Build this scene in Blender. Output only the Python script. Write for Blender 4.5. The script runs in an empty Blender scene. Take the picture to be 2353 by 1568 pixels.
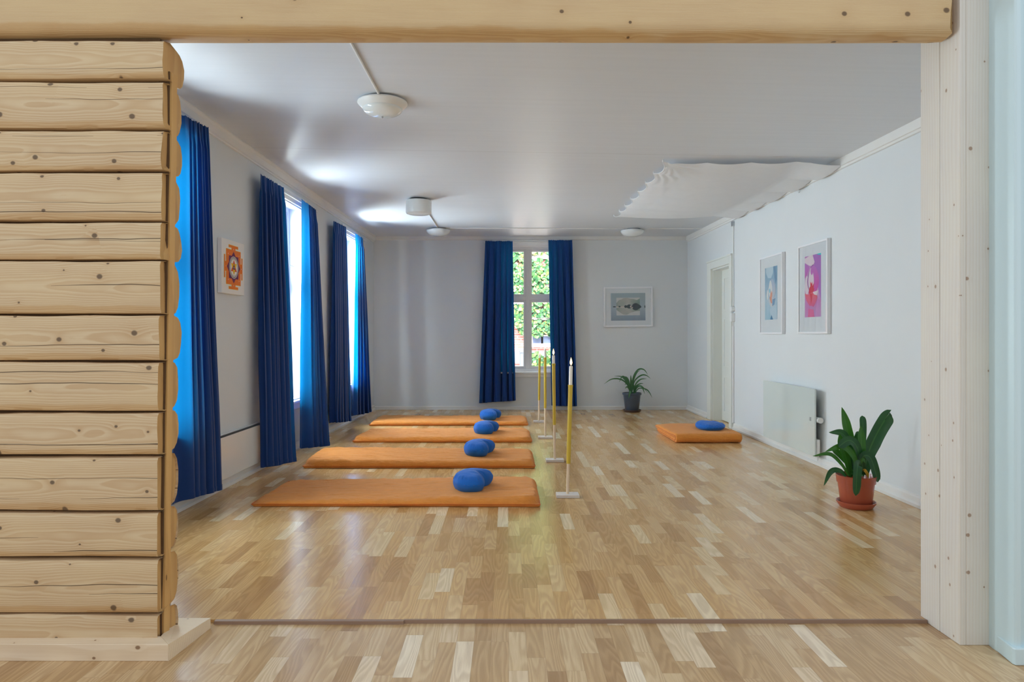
import bpy, bmesh, math, random
from mathutils import Vector, Matrix, noise as mnoise
R = random.Random(7)
PI = math.pi
SC = bpy.context.scene
COL = SC.collection

# ------------------------------------------------------------------ camera, world, lights, exposure
FPX, CX, CY, H = 1568.67, 1166.0, 768.0, 1.2
cam = bpy.data.cameras.new('camera')
cam.lens = 24.0; cam.sensor_width = 36.0
cam.shift_x = (2353 / 2 - CX) / 2353
cam.shift_y = (CY - 1568 / 2) / 2353
cam.clip_start = 0.05; cam.clip_end = 200
camo = bpy.data.objects.new('camera', cam); COL.objects.link(camo)
camo.location = (0, 0, H); camo.rotation_euler = (PI / 2, 0, 0)
SC.camera = camo

SC.view_settings.view_transform = 'Standard'
SC.view_settings.look = 'None'
SC.view_settings.gamma = 1.0
SC.view_settings.use_curve_mapping = False
SC.view_settings.exposure = 0.0
SC.cycles.max_bounces = 10
SC.cycles.diffuse_bounces = 7
SC.cycles.transparent_max_bounces = 12
SC.cycles.sample_clamp_indirect = 6.0
SC.cycles.caustics_reflective = False
SC.cycles.caustics_refractive = False

wd = bpy.data.worlds.new('sky'); SC.world = wd; wd.use_nodes = True
wd.node_tree.nodes['Background'].inputs[0].default_value = (0.93, 0.965, 1.0, 1)
wd.node_tree.nodes['Background'].inputs[1].default_value = 0.93

SLOPE = 0.0185
def LWX(y): return -2.32 + SLOPE * y            # inner face of the window wall
RWX, BWY = 2.855, 10.82                           # inner faces of the door wall and the far wall

def area(name, loc, rot, sx, sy, watts, col, spread=PI):
    l = bpy.data.lights.new(name, 'AREA'); l.shape = 'RECTANGLE'; l.size = sx; l.size_y = sy
    l.energy = watts; l.color = col; l.spread = spread
    o = bpy.data.objects.new(name, l); COL.objects.link(o); o.location = loc; o.rotation_euler = rot
    return o
WIN_S = [(3.95, 4.85), (6.55, 7.25), (8.92, 9.65)]
WZ0, WZ1 = 0.52, 2.53
for k, (a, b) in enumerate(WIN_S):               # daylight outside the three windows of the long wall
    y = (a + b) / 2
    area('window_daylight', (LWX(y) - 0.85, y + 0.25, 1.45), (0, -PI / 2 + 0.35, -SLOPE), 2.8, 2.2, (520.0, 930.0, 2200.0)[k], (0.82, 0.95, 1.0))
area('courtyard_daylight', (0.6, 13.6, 6.5), (math.radians(55), 0, 0), 7.0, 3.0, 3600.0, (1.0, 0.98, 0.95))

# ------------------------------------------------------------------ helpers
def lin(c):
    c = c / 255.0
    return c / 12.92 if c <= 0.04045 else ((c + 0.055) / 1.055) ** 2.4
def S(r, g, b): return (lin(r), lin(g), lin(b), 1.0)

def P(px, py, d):                                  # photo pixel + distance -> world
    return Vector(((px - CX) * d / FPX, d, H - (py - CY) * d / FPX))
def ceil_z(x, y):
    m = 2.737 + (y - 4.7) / 6.1 * 0.008
    return m - 0.0202 * (x - 0.31) * (10.82 - y) / 6.1

class NT:
    def __init__(s, name):
        s.m = bpy.data.materials.new(name); s.m.use_nodes = True
        s.t = s.m.node_tree; s.b = s.t.nodes['Principled BSDF']; s.out = s.t.nodes['Material Output']
    def n(s, typ, ins=None, **props):
        nd = s.t.nodes.new(typ)
        for k, v in props.items(): setattr(nd, k, v)
        for k, v in (ins or {}).items(): s.set(nd.inputs[k], v)
        return nd
    def set(s, sock, v):
        if isinstance(v, bpy.types.NodeSocket): s.t.links.new(v, sock)
        elif isinstance(v, bpy.types.Node): s.t.links.new(v.outputs[0], sock)
        else:
            if hasattr(sock.default_value, '__len__') and not hasattr(v, '__len__'): v = (v,) * len(sock.default_value)
            if hasattr(v, '__len__') and len(v) == 4 and len(sock.default_value) == 3: v = v[:3]
            sock.default_value = v
    def math(s, op, a, b=None, c=None, clamp=False):
        ins = {0: a}
        if b is not None: ins[1] = b
        if c is not None: ins[2] = c
        return s.n('ShaderNodeMath', ins, operation=op, use_clamp=clamp).outputs[0]
    def mix(s, f, a, b, typ='MIX'):
        nd = s.n('ShaderNodeMix', None, data_type='RGBA', blend_type=typ)
        s.set(nd.inputs[0], f); s.set(nd.inputs[6], a); s.set(nd.inputs[7], b)
        return nd.outputs[2]
    def step(s, lo, hi, v):
        nd = s.n('ShaderNodeMapRange', {0: v, 1: lo, 2: hi, 3: 0.0, 4: 1.0}, interpolation_type='SMOOTHSTEP')
        return nd.outputs[0]
    def vec(s, x, y, z): return s.n('ShaderNodeCombineXYZ', {0: x, 1: y, 2: z}).outputs[0]
    def noise(s, v, scale=1.0, detail=2.0, rough=0.5):
        return s.n('ShaderNodeTexNoise', {'Vector': v, 'Scale': scale, 'Detail': detail, 'Roughness': rough}).outputs[0]
    def ramp(s, f, stops):
        nd = s.n('ShaderNodeValToRGB', {0: f}); e = nd.color_ramp.elements
        while len(e) < len(stops): e.new(0.5)
        for i, (p, c) in enumerate(stops): e[i].position = p; e[i].color = c
        return nd.outputs[0]
    def xyz(s, kind='Object'):
        tc = s.n('ShaderNodeTexCoord')
        sp = s.n('ShaderNodeSeparateXYZ', {0: tc.outputs[kind]})
        return tc.outputs[kind], sp.outputs[0], sp.outputs[1], sp.outputs[2]
    def bump(s, h, strength=0.3, dist=0.002):
        b = s.n('ShaderNodeBump', {'Height': h, 'Strength': strength, 'Distance': dist})
        s.set(s.b.inputs['Normal'], b.outputs[0])
    def base(s, c, rough=0.5, spec=0.5, metal=0.0):
        s.set(s.b.inputs['Base Color'], c); s.set(s.b.inputs['Roughness'], rough)
        s.b.inputs['Specular IOR Level'].default_value = spec; s.b.inputs['Metallic'].default_value = metal
        return s.m

def paint(name, c, rough=0.5, var=0.04, scale=3.0, spec=0.4, bump=0.0, stretch=(1, 1, 1)):
    t = NT(name); v, x, y, z = t.xyz()
    mv = t.n('ShaderNodeMapping', {'Vector': v, 'Scale': stretch}).outputs[0]
    f = t.noise(mv, scale, 4.0, 0.6)
    dk = tuple(k * (1 - var * 2) for k in c[:3]) + (1,)
    lt = tuple(min(1, k * (1 + var)) for k in c[:3]) + (1,)
    t.base(t.mix(f, dk, lt), rough, spec)
    if bump: t.bump(t.noise(mv, scale * 30, 2.0), bump, 0.002)
    return t.m

def emit(name, c, strength):
    t = NT(name); t.base(c, 0.5); t.set(t.b.inputs['Emission Color'], c); t.b.inputs['Emission Strength'].default_value = strength
    return t.m

def thin_glass(name, tint=(1, 1, 1, 1), refl=1.0):
    t = NT(name)
    tr = t.n('ShaderNodeBsdfTransparent', {0: tint}); gl = t.n('ShaderNodeBsdfGlossy', {'Roughness': 0.02})
    gb = t.n('ShaderNodeNewGeometry').outputs['Backfacing']
    ior = t.math('ADD', 1.45, t.math('MULTIPLY', gb, 1 / 1.45 - 1.45))
    fr = t.n('ShaderNodeFresnel', {'IOR': ior})
    f = t.math('MULTIPLY', fr.outputs[0], refl)
    mx = t.n('ShaderNodeMixShader', {0: f, 1: tr.outputs[0], 2: gl.outputs[0]})
    t.t.links.new(mx.outputs[0], t.out.inputs[0])
    return t.m

def cloth(name, c, transl=None, tw=0.4, rough=0.85, weave=900, wr=0.35, var=0.06, crease=0.0):
    t = NT(name); v, x, y, z = t.xyz()
    f = t.noise(v, 14.0, 4.0, 0.6)
    dk = tuple(k * (1 - var * 2) for k in c[:3]) + (1,)
    lt = tuple(min(1, k * (1 + var * 2)) for k in c[:3]) + (1,)
    t.base(t.mix(f, dk, lt), rough, 0.25)
    t.b.inputs['Sheen Weight'].default_value = 0.15
    h = t.math('ADD', t.math('MULTIPLY', t.noise(v, weave, 1.0), 0.25), t.noise(v, 28.0, 3.0))
    if crease:                                        # long soft creases of crumpled cotton
        n1 = t.noise(t.vec(t.math('MULTIPLY', x, 5.0), t.math('MULTIPLY', y, 17.0), t.math('MULTIPLY', z, 17.0)), 1.0, 4.0, 0.6)
        n2 = t.noise(t.vec(t.math('MULTIPLY', x, 11.0), t.math('MULTIPLY', y, 30.0), t.math('MULTIPLY', z, 30.0)), 1.0, 3.0, 0.6)
        rg = t.math('ABSOLUTE', t.math('SUBTRACT', n1, 0.5))
        h = t.math('ADD', h, t.math('SUBTRACT', t.math('MULTIPLY', n2, crease * 2.0), t.math('MULTIPLY', t.step(0.0, 0.09, rg), -crease)))
    t.bump(h, wr, 0.004 if not crease else 0.009)
    if transl:
        tl = t.n('ShaderNodeBsdfTranslucent', {0: transl})
        mx = t.n('ShaderNodeMixShader', {0: tw, 1: t.b.outputs[0], 2: tl.outputs[0]})
        t.t.links.new(mx.outputs[0], t.out.inputs[0])
    return t.m

def wood(name, light, ring, knotc, axis='X', off=(0.0, 0.0), ringw=0.0075, kscale=(2.3, 5.2), ksize=0.11, kcut=0.45,
         rough=0.6, crack=True, contrast=0.55, tint=None, warp=0.028, wane=False):
    t = NT(name); v, x, y, z = t.xyz()
    rnd = t.n('ShaderNodeObjectInfo').outputs['Random']
    if axis == 'X': l, a, b = x, y, z
    elif axis == 'Y': l, a, b = y, x, z
    else: l, a, b = z, x, y
    l = t.math('ADD', l, t.math('MULTIPLY', rnd, 47.0))
    rr = t.math('MULTIPLY', rnd, 9.0)
    b2 = t.math('ADD', b, rr)
    # knots on the long/cross plane (both faces share the same field, cut through the stem)
    ab = t.math('ADD', b2, t.math('MULTIPLY', a, 0.8))
    vo = t.n('ShaderNodeTexVoronoi', {'Vector': t.vec(t.math('MULTIPLY', l, kscale[0]), t.math('MULTIPLY', ab, kscale[1]), 0.0), 'Scale': 1.0},
             voronoi_dimensions='2D')
    dk = vo.outputs['Distance']
    cr = t.n('ShaderNodeSeparateColor', {0: vo.outputs['Color']})
    on = t.math('GREATER_THAN', cr.outputs[0], kcut)
    ks = t.math('MULTIPLY', t.math('ADD', t.math('MULTIPLY', cr.outputs[1], 0.9), 0.25), ksize)
    kr = t.math('DIVIDE', dk, ks)
    knot = t.math('MULTIPLY', t.math('SUBTRACT', 1.0, t.step(0.55, 1.0, kr)), on)
    halo = t.math('MULTIPLY', t.math('POWER', 2.718, t.math('MULTIPLY', kr, -0.55)), on)
    nv = t.vec(t.math('MULTIPLY', l, 1.5), t.math('MULTIPLY', a, 3.0), t.math('MULTIPLY', b2, 3.5))
    n1 = t.noise(nv, 1.0, 3.5, 0.5)
    a2 = t.math('ADD', a, off[0]); b3 = t.math('ADD', b, off[1])
    r = t.math('SQRT', t.math('ADD', t.math('MULTIPLY', a2, a2), t.math('MULTIPLY', b3, b3)))
    r = t.math('ADD', r, t.math('MULTIPLY', n1, warp))
    r = t.math('ADD', r, t.math('MULTIPLY', halo, 0.006))
    ph = t.math('FRACT', t.math('DIVIDE', r, ringw))
    band = t.math('MULTIPLY', t.step(0.0, 0.75, ph), t.math('SUBTRACT', 1.0, t.step(0.86, 1.0, ph)))
    fine = t.noise(t.vec(t.math('MULTIPLY', l, 5.0), t.math('MULTIPLY', a, 90.0), t.math('MULTIPLY', b2, 260.0)), 1.0, 2.0)
    big = t.noise(t.vec(t.math('MULTIPLY', l, 1.1), a, t.math('MULTIPLY', b2, 3.0)), 2.2, 4.0, 0.6)
    c = t.mix(t.math('MULTIPLY', band, contrast), light, ring)
    c = t.mix(t.math('MULTIPLY', t.step(0.35, 0.75, fine), 0.16), c, ring)
    tn = tint or tuple(k * 1.12 if i < 2 else k for i, k in enumerate(light[:3])) + (1,)
    c = t.mix(t.math('MULTIPLY', t.step(0.35, 0.7, big), 0.55), c, t.mix(0.5, c, tn, 'MIX'))
    c = t.mix(t.math('MULTIPLY', halo, 0.35), c, ring)
    c = t.mix(t.math('MULTIPLY', knot, 0.85), c, knotc)
    if wane:                                         # darker unplaned strip along the lower edge of each log
        gz = t.n('ShaderNodeSeparateXYZ', {0: t.n('ShaderNodeTexCoord').outputs['Generated']}).outputs[2]
        gz = t.math('ADD', gz, t.math('MULTIPLY', t.math('SUBTRACT', t.noise(t.vec(t.math('MULTIPLY', l, 3.0), 0.0, 0.0), 1.0, 3.0), 0.5), 0.22))
        wn = t.math('SUBTRACT', 1.0, t.step(0.13, 0.17, gz))
        c = t.mix(t.math('MULTIPLY', wn, 0.55), c, t.mix(1.0, c, (0.86, 0.70, 0.48, 1), 'MULTIPLY'))
    h = t.math('ADD', t.math('MULTIPLY', band, 0.5), t.math('MULTIPLY', fine, 0.4))
    if crack:
        ck = 0.0
        for q, (m1, m2) in enumerate(((7.3, 0.10), (17.9, 0.13))):
            pos = t.math('MULTIPLY', t.math('SUBTRACT', t.math('FRACT', t.math('MULTIPLY', rnd, m1)), 0.5), m2)
            wig = t.math('MULTIPLY', t.math('SUBTRACT', t.noise(t.vec(l, 3.3 + q * 5, 0.0), 1.6, 3.0, 0.55), 0.5), 0.035)
            dd = t.math('ABSOLUTE', t.math('SUBTRACT', t.math('ADD', b, wig), pos))
            cm = t.noise(t.vec(l, 9.1 + q * 3, 0.0), 1.1, 1.0)
            mk = t.step(0.44, 0.60, cm)
            wdt = t.math('ADD', 0.0004, t.math('MULTIPLY', mk, 0.0014))
            k1 = t.math('MULTIPLY', t.math('LESS_THAN', dd, wdt), t.math('GREATER_THAN', mk, 0.02))
            ck = t.math('MAXIMUM', ck, k1)
        c = t.mix(t.math('MULTIPLY', ck, 0.8), c, S(62, 44, 28))
        h = t.math('SUBTRACT', h, t.math('MULTIPLY', ck, 3.0))
    t.base(c, rough, 0.3)
    t.bump(h, 0.35, 0.0015)
    return t.m

def link(name, me, mats, parent=None, smooth=False, loc=None):
    for m in (mats if isinstance(mats, (list, tuple)) else [mats]): me.materials.append(m)
    if smooth:
        for p in me.polygons: p.use_smooth = True
    o = bpy.data.objects.new(name, me); COL.objects.link(o)
    if parent is not None: o.parent = parent
    if loc is not None: o.location = loc
    return o
def mesh(name, vs, fs, mats, parent=None, smooth=False, loc=None, mi=None):
    me = bpy.data.meshes.new(name); me.from_pydata([tuple(v) for v in vs], [], fs); me.update()
    o = link(name, me, mats, parent, smooth, loc)
    if mi:
        for p, i in zip(me.polygons, mi): p.material_index = i
    return o
class MB:                                           # collects simple solids into one mesh
    def __init__(s): s.v = []; s.f = []; s.i = []
    def box(s, x0, x1, y0, y1, z0, z1, m=0):
        k = len(s.v)
        s.v += [(x0, y0, z0), (x1, y0, z0), (x1, y1, z0), (x0, y1, z0), (x0, y0, z1), (x1, y0, z1), (x1, y1, z1), (x0, y1, z1)]
        s.f += [tuple(k + q for q in f) for f in ((0, 3, 2, 1), (4, 5, 6, 7), (0, 1, 5, 4), (1, 2, 6, 5), (2, 3, 7, 6), (3, 0, 4, 7))]
        s.i += [m] * 6; return s
    def prism(s, prof, fn0, fn1, m=0):              # profile list -> two rings through fn0(p), fn1(p)
        k = len(s.v); n = len(prof)
        s.v += [fn0(p) for p in prof] + [fn1(p) for p in prof]
        s.f += [(k + i, k + (i + 1) % n, k + n + (i + 1) % n, k + n + i) for i in range(n)]
        s.f += [tuple(k + i for i in reversed(range(n))), tuple(k + n + i for i in range(n))]
        s.i += [m] * (n + 2); return s
    def lathe(s, prof, n=32, c=(0, 0, 0), m=0, cap=True):
        k = len(s.v)
        for (r, z) in prof:
            for j in range(n):
                a = 2 * PI * j / n
                s.v.append((c[0] + r * math.cos(a), c[1] + r * math.sin(a), c[2] + z))
        for i in range(len(prof) - 1):
            for j in range(n):
                s.f.append((k + i * n + j, k + i * n + (j + 1) % n, k + (i + 1) * n + (j + 1) % n, k + (i + 1) * n + j)); s.i.append(m)
        if cap:
            s.f.append(tuple(k + j for j in reversed(range(n)))); s.i.append(m)
            s.f.append(tuple(k + (len(prof) - 1) * n + j for j in range(n))); s.i.append(m)
        return s
    def tube(s, pts, rad, n=8, m=0):
        k = len(s.v); pts = [Vector(p) for p in pts]
        rads = rad if isinstance(rad, (list, tuple)) else [rad] * len(pts)
        up = Vector((0.13, 0.31, 0.94))
        for i, p in enumerate(pts):
            d = (pts[min(i + 1, len(pts) - 1)] - pts[max(i - 1, 0)]).normalized()
            u = d.cross(up)
            if u.length < 1e-3: u = d.cross(Vector((1, 0, 0)))
            u.normalize(); w = d.cross(u)
            for j in range(n):
                a = 2 * PI * j / n
                s.v.append(tuple(p + (u * math.cos(a) + w * math.sin(a)) * rads[i]))
        for i in range(len(pts) - 1):
            for j in range(n):
                s.f.append((k + i * n + j, k + (i + 1) * n + j, k + (i + 1) * n + (j + 1) % n, k + i * n + (j + 1) % n)); s.i.append(m)
        s.f.append(tuple(k + j for j in range(n))); s.i.append(m)
        s.f.append(tuple(k + (len(pts) - 1) * n + j for j in reversed(range(n)))); s.i.append(m)
        return s
    def poly(s, pts, m=0):
        k = len(s.v); s.v += [tuple(p) for p in pts]; s.f.append(tuple(range(k, k + len(pts)))); s.i.append(m); return s
    def build(s, name, mats, parent=None, smooth=False, loc=None, bevel=0.0, seg=2, fix=True):
        me = bpy.data.meshes.new(name); me.from_pydata([tuple(v) for v in s.v], [], s.f); me.update()
        for p, i in zip(me.polygons, s.i): p.material_index = i
        if fix or bevel:
            bm = bmesh.new(); bm.from_mesh(me)
            if fix: bmesh.ops.recalc_face_normals(bm, faces=bm.faces)
            if bevel: bmesh.ops.bevel(bm, geom=[e for e in bm.edges if len(e.link_faces) == 2 and e.calc_face_angle(0) > 0.5], offset=bevel, segments=seg, affect='EDGES', profile=0.5)
            bm.to_mesh(me); bm.free()
        o = link(name, me, mats, parent, False, loc)
        if smooth:
            for p in me.polygons: p.use_smooth = True
            try:
                bpy.context.view_layer.objects.active = o
                me.set_sharp_from_angle(angle=math.radians(40))
            except Exception: pass
        return o
def tag(o, label=None, cat=None, group=None, kind=None):
    if label: o['label'] = label
    if cat: o['category'] = cat
    if group: o['group'] = group
    if kind: o['kind'] = kind
    return o
def empty(name, loc=(0, 0, 0), rz=0.0):
    o = bpy.data.objects.new(name, None); COL.objects.link(o); o.location = loc; o.rotation_euler = (0, 0, rz)
    o.empty_display_size = 0.1
    return o
def struct(o): o['kind'] = 'structure'; return o
def nz(*a): return mnoise.noise(Vector(a))
def copy_tree(o, parent=None):
    c = o.copy(); COL.objects.link(c)
    if parent is not None: c.parent = parent
    for ch in list(o.children): copy_tree(ch, c)
    return c
def crom(pts, n):                                   # smooth curve through points
    pts = [Vector(p) for p in pts]; out = []
    q = [pts[0] * 2 - pts[1]] + pts + [pts[-1] * 2 - pts[-2]]
    segs = len(pts) - 1
    for i in range(n + 1):
        f = i / n * segs; k = min(int(f), segs - 1); t = f - k
        a, b, c, d = q[k], q[k + 1], q[k + 2], q[k + 3]
        out.append(0.5 * ((2 * b) + (c - a) * t + (2 * a - 5 * b + 4 * c - d) * t * t + (3 * b - a - 3 * c + d) * t ** 3))
    return out

# ------------------------------------------------------------------ materials
M = {}
M['wall'] = paint('wall_paint', S(218, 223, 226), 0.7, 0.02, 1.2, 0.3, 0.05)
M['ceiling'] = paint('ceiling_paint', S(214, 214, 219), 0.42, 0.03, 1.5, 0.4, 0.05, (0.5, 6, 1))
M['trim'] = paint('white_trim_paint', S(228, 228, 226), 0.4, 0.02, 2.0, 0.5)
M['winpaint'] = paint('window_paint', S(232, 235, 236), 0.35, 0.02, 2.0, 0.5)
M['bluetrim'] = paint('pale_blue_casing', S(205, 228, 236), 0.3, 0.02, 2.0, 0.5)  # even pale blue base colour on casing and plinth
M['doorpaint'] = paint('door_paint', S(226, 230, 226), 0.35, 0.02, 2.0, 0.5)
M['glass'] = thin_glass('window_glass')
M['picglass'] = thin_glass('picture_glass', refl=0.8)
M['dark'] = paint('dark_gap', S(40, 42, 44), 0.6)
M['steel'] = NT('steel').base(S(190, 192, 195), 0.3, 0.5, 1.0)
M['whiteplastic'] = paint('white_plastic', S(232, 234, 234), 0.3, 0.01, 2.0, 0.5)
M['opal'] = paint('opal_glass', S(228, 234, 236), 0.08, 0.01, 2.0, 0.6)
M['pine'] = wood('pine_log', S(214, 193, 159), S(182, 142, 98), S(92, 76, 62), ringw=0.0046, kscale=(6.5, 7.5), ksize=0.085, kcut=0.40, contrast=0.42, warp=0.03, wane=True)
M['pineend'] = wood('pine_end', S(206, 166, 110), S(170, 124, 72), S(110, 80, 50), 'Z', (0.2, 0.1), 0.012, contrast=0.4, crack=False)
M['beam'] = wood('pine_beam', S(213, 190, 151), S(182, 141, 93), S(92, 74, 58), ringw=0.0046, kscale=(5.5, 6.5), ksize=0.08, kcut=0.45, contrast=0.42, warp=0.03, wane=True)
M['spruce'] = wood('spruce_board', S(220, 217, 212), S(207, 196, 181), S(156, 128, 106), 'Z', (0.55, 0.4), 0.011, (7.0, 9.0), 0.065, 0.45, crack=False, contrast=0.32, warp=0.02)
M['sprucetrim'] = wood('spruce_trim', S(232, 216, 192), S(204, 176, 138), S(130, 98, 72), 'X', (0.3, 0.5), 0.011, (7.0, 9.0), 0.08, 0.4, crack=False, contrast=0.32)
M['strip'] = paint('threshold_strip', S(150, 124, 106), 0.5, 0.08, 8.0)

def floor_mat(name, stops):
    t = NT(name); v, x, y, z = t.xyz()
    W = 0.0685
    xr = t.math('DIVIDE', t.math('ADD', x, 50.0), W)
    row = t.math('FLOOR', xr); fx = t.math('FRACT', xr)
    w1 = t.n('ShaderNodeTexWhiteNoise', {'W': row}, noise_dimensions='1D')
    rsep = t.n('ShaderNodeSeparateColor', {0: w1.outputs['Color']})
    L = t.math('ADD', 0.30, t.math('MULTIPLY', rsep.outputs[0], 0.22))
    yr = t.math('ADD', t.math('DIVIDE', y, L), t.math('MULTIPLY', rsep.outputs[1], 60.0))
    colid = t.math('FLOOR', yr); fy = t.math('FRACT', yr)
    w2 = t.n('ShaderNodeTexWhiteNoise', {'Vector': t.vec(row, colid, 3.0)}, noise_dimensions='2D')
    cs = t.n('ShaderNodeSeparateColor', {0: w2.outputs['Color']})
    tone = t.ramp(cs.outputs[0], stops)
    off = t.math('MULTIPLY', cs.outputs[1], 40.0)
    n1 = t.noise(t.vec(t.math('ADD', t.math('MULTIPLY', x, 7.0), off), t.math('ADD', t.math('MULTIPLY', y, 0.8), off), off), 1.0, 2.0, 0.5)
    tilt = t.math('MULTIPLY', t.math('SUBTRACT', cs.outputs[2], 0.5), 20.0)
    ph = t.math('ADD', t.math('MULTIPLY', n1, 20.0), t.math('MULTIPLY', x, t.math('ADD', 25.0, tilt)))
    g = t.math('FRACT', ph)
    band = t.math('MULTIPLY', t.step(0.0, 0.6, g), t.math('SUBTRACT', 1.0, t.step(0.7, 1.0, g)))
    fine = t.noise(t.vec(t.math('MULTIPLY', x, 420.0), t.math('MULTIPLY', y, 14.0), off), 1.0, 2.0)
    c = t.mix(t.math('MULTIPLY', band, 0.42), tone, t.mix(1.0, tone, (0.62, 0.54, 0.46, 1), 'MULTIPLY'))
    c = t.mix(t.math('MULTIPLY', t.step(0.4, 0.7, fine), 0.22), c, t.mix(1.0, c, (0.68, 0.6, 0.52, 1), 'MULTIPLY'))
    ex = t.math('MINIMUM', fx, t.math('SUBTRACT', 1.0, fx))
    ex = t.math('SUBTRACT', 1.0, t.step(0.004, 0.016, ex))
    ey = t.math('MULTIPLY', t.math('MINIMUM', fy, t.math('SUBTRACT', 1.0, fy)), L)
    ey = t.math('SUBTRACT', 1.0, t.step(0.0003, 0.0012, ey))
    seam = t.math('MAXIMUM', ex, ey)
    c = t.mix(t.math('MULTIPLY', seam, 0.28), c, S(90, 60, 35))
    rg = t.math('ADD', 0.17, t.math('MULTIPLY', t.noise(t.vec(x, y, 0.0), 2.5, 3.0), 0.10))
    t.base(c, rg, 0.5)
    h = t.math('SUBTRACT', t.math('MULTIPLY', fine, 0.25), seam)
    t.bump(h, 0.10, 0.001)
    return t.m
M['floor'] = floor_mat('oak_parquet', [(0.0, S(186, 144, 92)), (0.15, S(204, 163, 106)), (0.5, S(214, 175, 118)), (0.85, S(220, 185, 132)), (0.94, S(229, 202, 156)), (1.0, S(238, 220, 186))])
M['floor_hall'] = floor_mat('oak_parquet_pale', [(0.0, S(180, 146, 106)), (0.15, S(196, 164, 120)), (0.5, S(206, 176, 134)), (0.85, S(216, 190, 150)), (0.94, S(230, 210, 178)), (1.0, S(240, 226, 200))])

# ------------------------------------------------------------------ room shell
struct(MB().box(-3.0, 3.4, -1.5, 2.90, -0.10, -0.012).build('floor_hall', M['floor_hall']))
f2 = MB().box(-2.7, 3.2, 2.868, 11.0, -0.08, 0.0)
struct(f2.build('floor', M['floor']))
struct(MB().box(-1.224, -0.433, 2.846, 2.866, -0.012, 0.002).build('trim_3', M['strip']))
struct(MB().box(-0.433, 1.757, 2.856, 2.867, -0.012, 0.003).build('trim_4', M['strip']))

nx, ny = 8, 24
vs = []; fs = []
for j in range(ny + 1):
    y = 2.70 + (11.1 - 2.70) * j / ny
    for i in range(nx + 1):
        x = -2.6 + 5.8 * i / nx
        vs.append((x, y, ceil_z(x, y)))
for j in range(ny):
    for i in range(nx):
        k = j * (nx + 1) + i; fs.append((k, k + nx + 1, k + nx + 2, k + 1))
nb = len(vs)
vs += [(v[0], v[1], v[2] + 0.12) for v in vs]
fs += [tuple(nb + q for q in reversed(f)) for f in fs]
def ceil_mat():
    t = NT('ceiling_boards'); v, x, y, z = t.xyz()
    f = t.noise(t.vec(t.math('MULTIPLY', x, 0.8), t.math('MULTIPLY', y, 22.0), 0.0), 1.0, 4.0, 0.6)
    c = t.mix(f, S(207, 212, 219), S(217, 222, 229))
    s1 = t.math('SUBTRACT', 1.0, t.step(0.0015, 0.004, t.math('ABSOLUTE', t.math('SUBTRACT', t.math('ADD', y, t.math('MULTIPLY', t.noise(v, 2.0), 0.006)), 5.785))))
    c = t.mix(t.math('MULTIPLY', s1, 0.4), c, S(120, 112, 110))
    t.base(c, 0.42, 0.4)
    t.bump(t.math('ADD', f, t.math('MULTIPLY', s1, -2.0)), 0.12, 0.002)
    return t.m
struct(mesh('ceiling', vs, fs, ceil_mat()))


# window wall (local frame: y runs along the wall, x=0 at the inner face)
TH = 0.20
wl = empty('wall_left', (LWX(0), 0, 0), -math.atan(SLOPE)); struct(wl)
mb = MB()
cuts = [2.60] + [c for w in WIN_S for c in w] + [11.05]
for i in range(0, len(cuts), 2): mb.box(-TH, 0, cuts[i], cuts[i + 1], -0.05, 2.90)
for a, b in WIN_S: mb.box(-TH, 0, a, b, -0.05, WZ0); mb.box(-TH, 0, a, b, WZ1, 2.90)
mb.build('plaster', M['wall'], wl)
# far wall with one window
BX0, BX1, BZ0, BZ1 = -0.146, 0.794, 0.60, 2.60
mb = MB()
mb.box(-2.6, BX0, BWY, BWY + 0.2, -0.05, 2.9).box(BX1, 3.2, BWY, BWY + 0.2, -0.05, 2.9)
mb.box(BX0, BX1, BWY, BWY + 0.2, -0.05, BZ0).box(BX0, BX1, BWY, BWY + 0.2, BZ1, 2.9)
struct(mb.build('wall_back', M['wall']))
# door wall
DY0, DY1, DZ = 8.72, 9.50, 2.10
mb = MB()
mb.box(RWX, RWX + 0.2, 2.70, DY0, -0.05, 2.9).box(RWX, RWX + 0.2, DY1, 11.02, -0.05, 2.9).box(RWX, RWX + 0.2, DY0, DY1, DZ, 2.9)
mb.box(RWX + 0.19, RWX + 0.2, DY0, DY1, -0.05, DZ)
struct(mb.build('wall_right', M['wall']))

# cornices
def cornice(name, p0, p1, nrm, prof):
    mb = MB(); n = Vector((nrm[0], nrm[1], 0))
    def at(p0):
        def f(q): return (p0[0] + n.x * q[0], p0[1] + n.y * q[0], ceil_z(p0[0], p0[1]) + q[1])
        return f
    mb.prism(prof, at(p0), at(p1)); return struct(mb.build(name, M['trim']))
cp = [(0.0, 0.004), (0.05, 0.004), (0.05, -0.012), (0.034, -0.028), (0.026, -0.075), (0.014, -0.080), (0.012, -0.092), (0.0, -0.094)]
cornice('trim_5', (LWX(2.75), 2.75), (LWX(10.8), 10.80), (1, 0), cp)
cornice('trim_6', (RWX, 2.92), (RWX, 10.80), (-1, 0), [(0, 0.004), (0.028, 0.004), (0.028, -0.066), (0.018, -0.07), (0.018, -0.088), (0, -0.09)])
cornice('trim_7', (LWX(10.8), BWY), (RWX, BWY), (0, -1), [(0, 0.004), (0.03, 0.004), (0.03, -0.05), (0.012, -0.055), (0, -0.058)])
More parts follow.
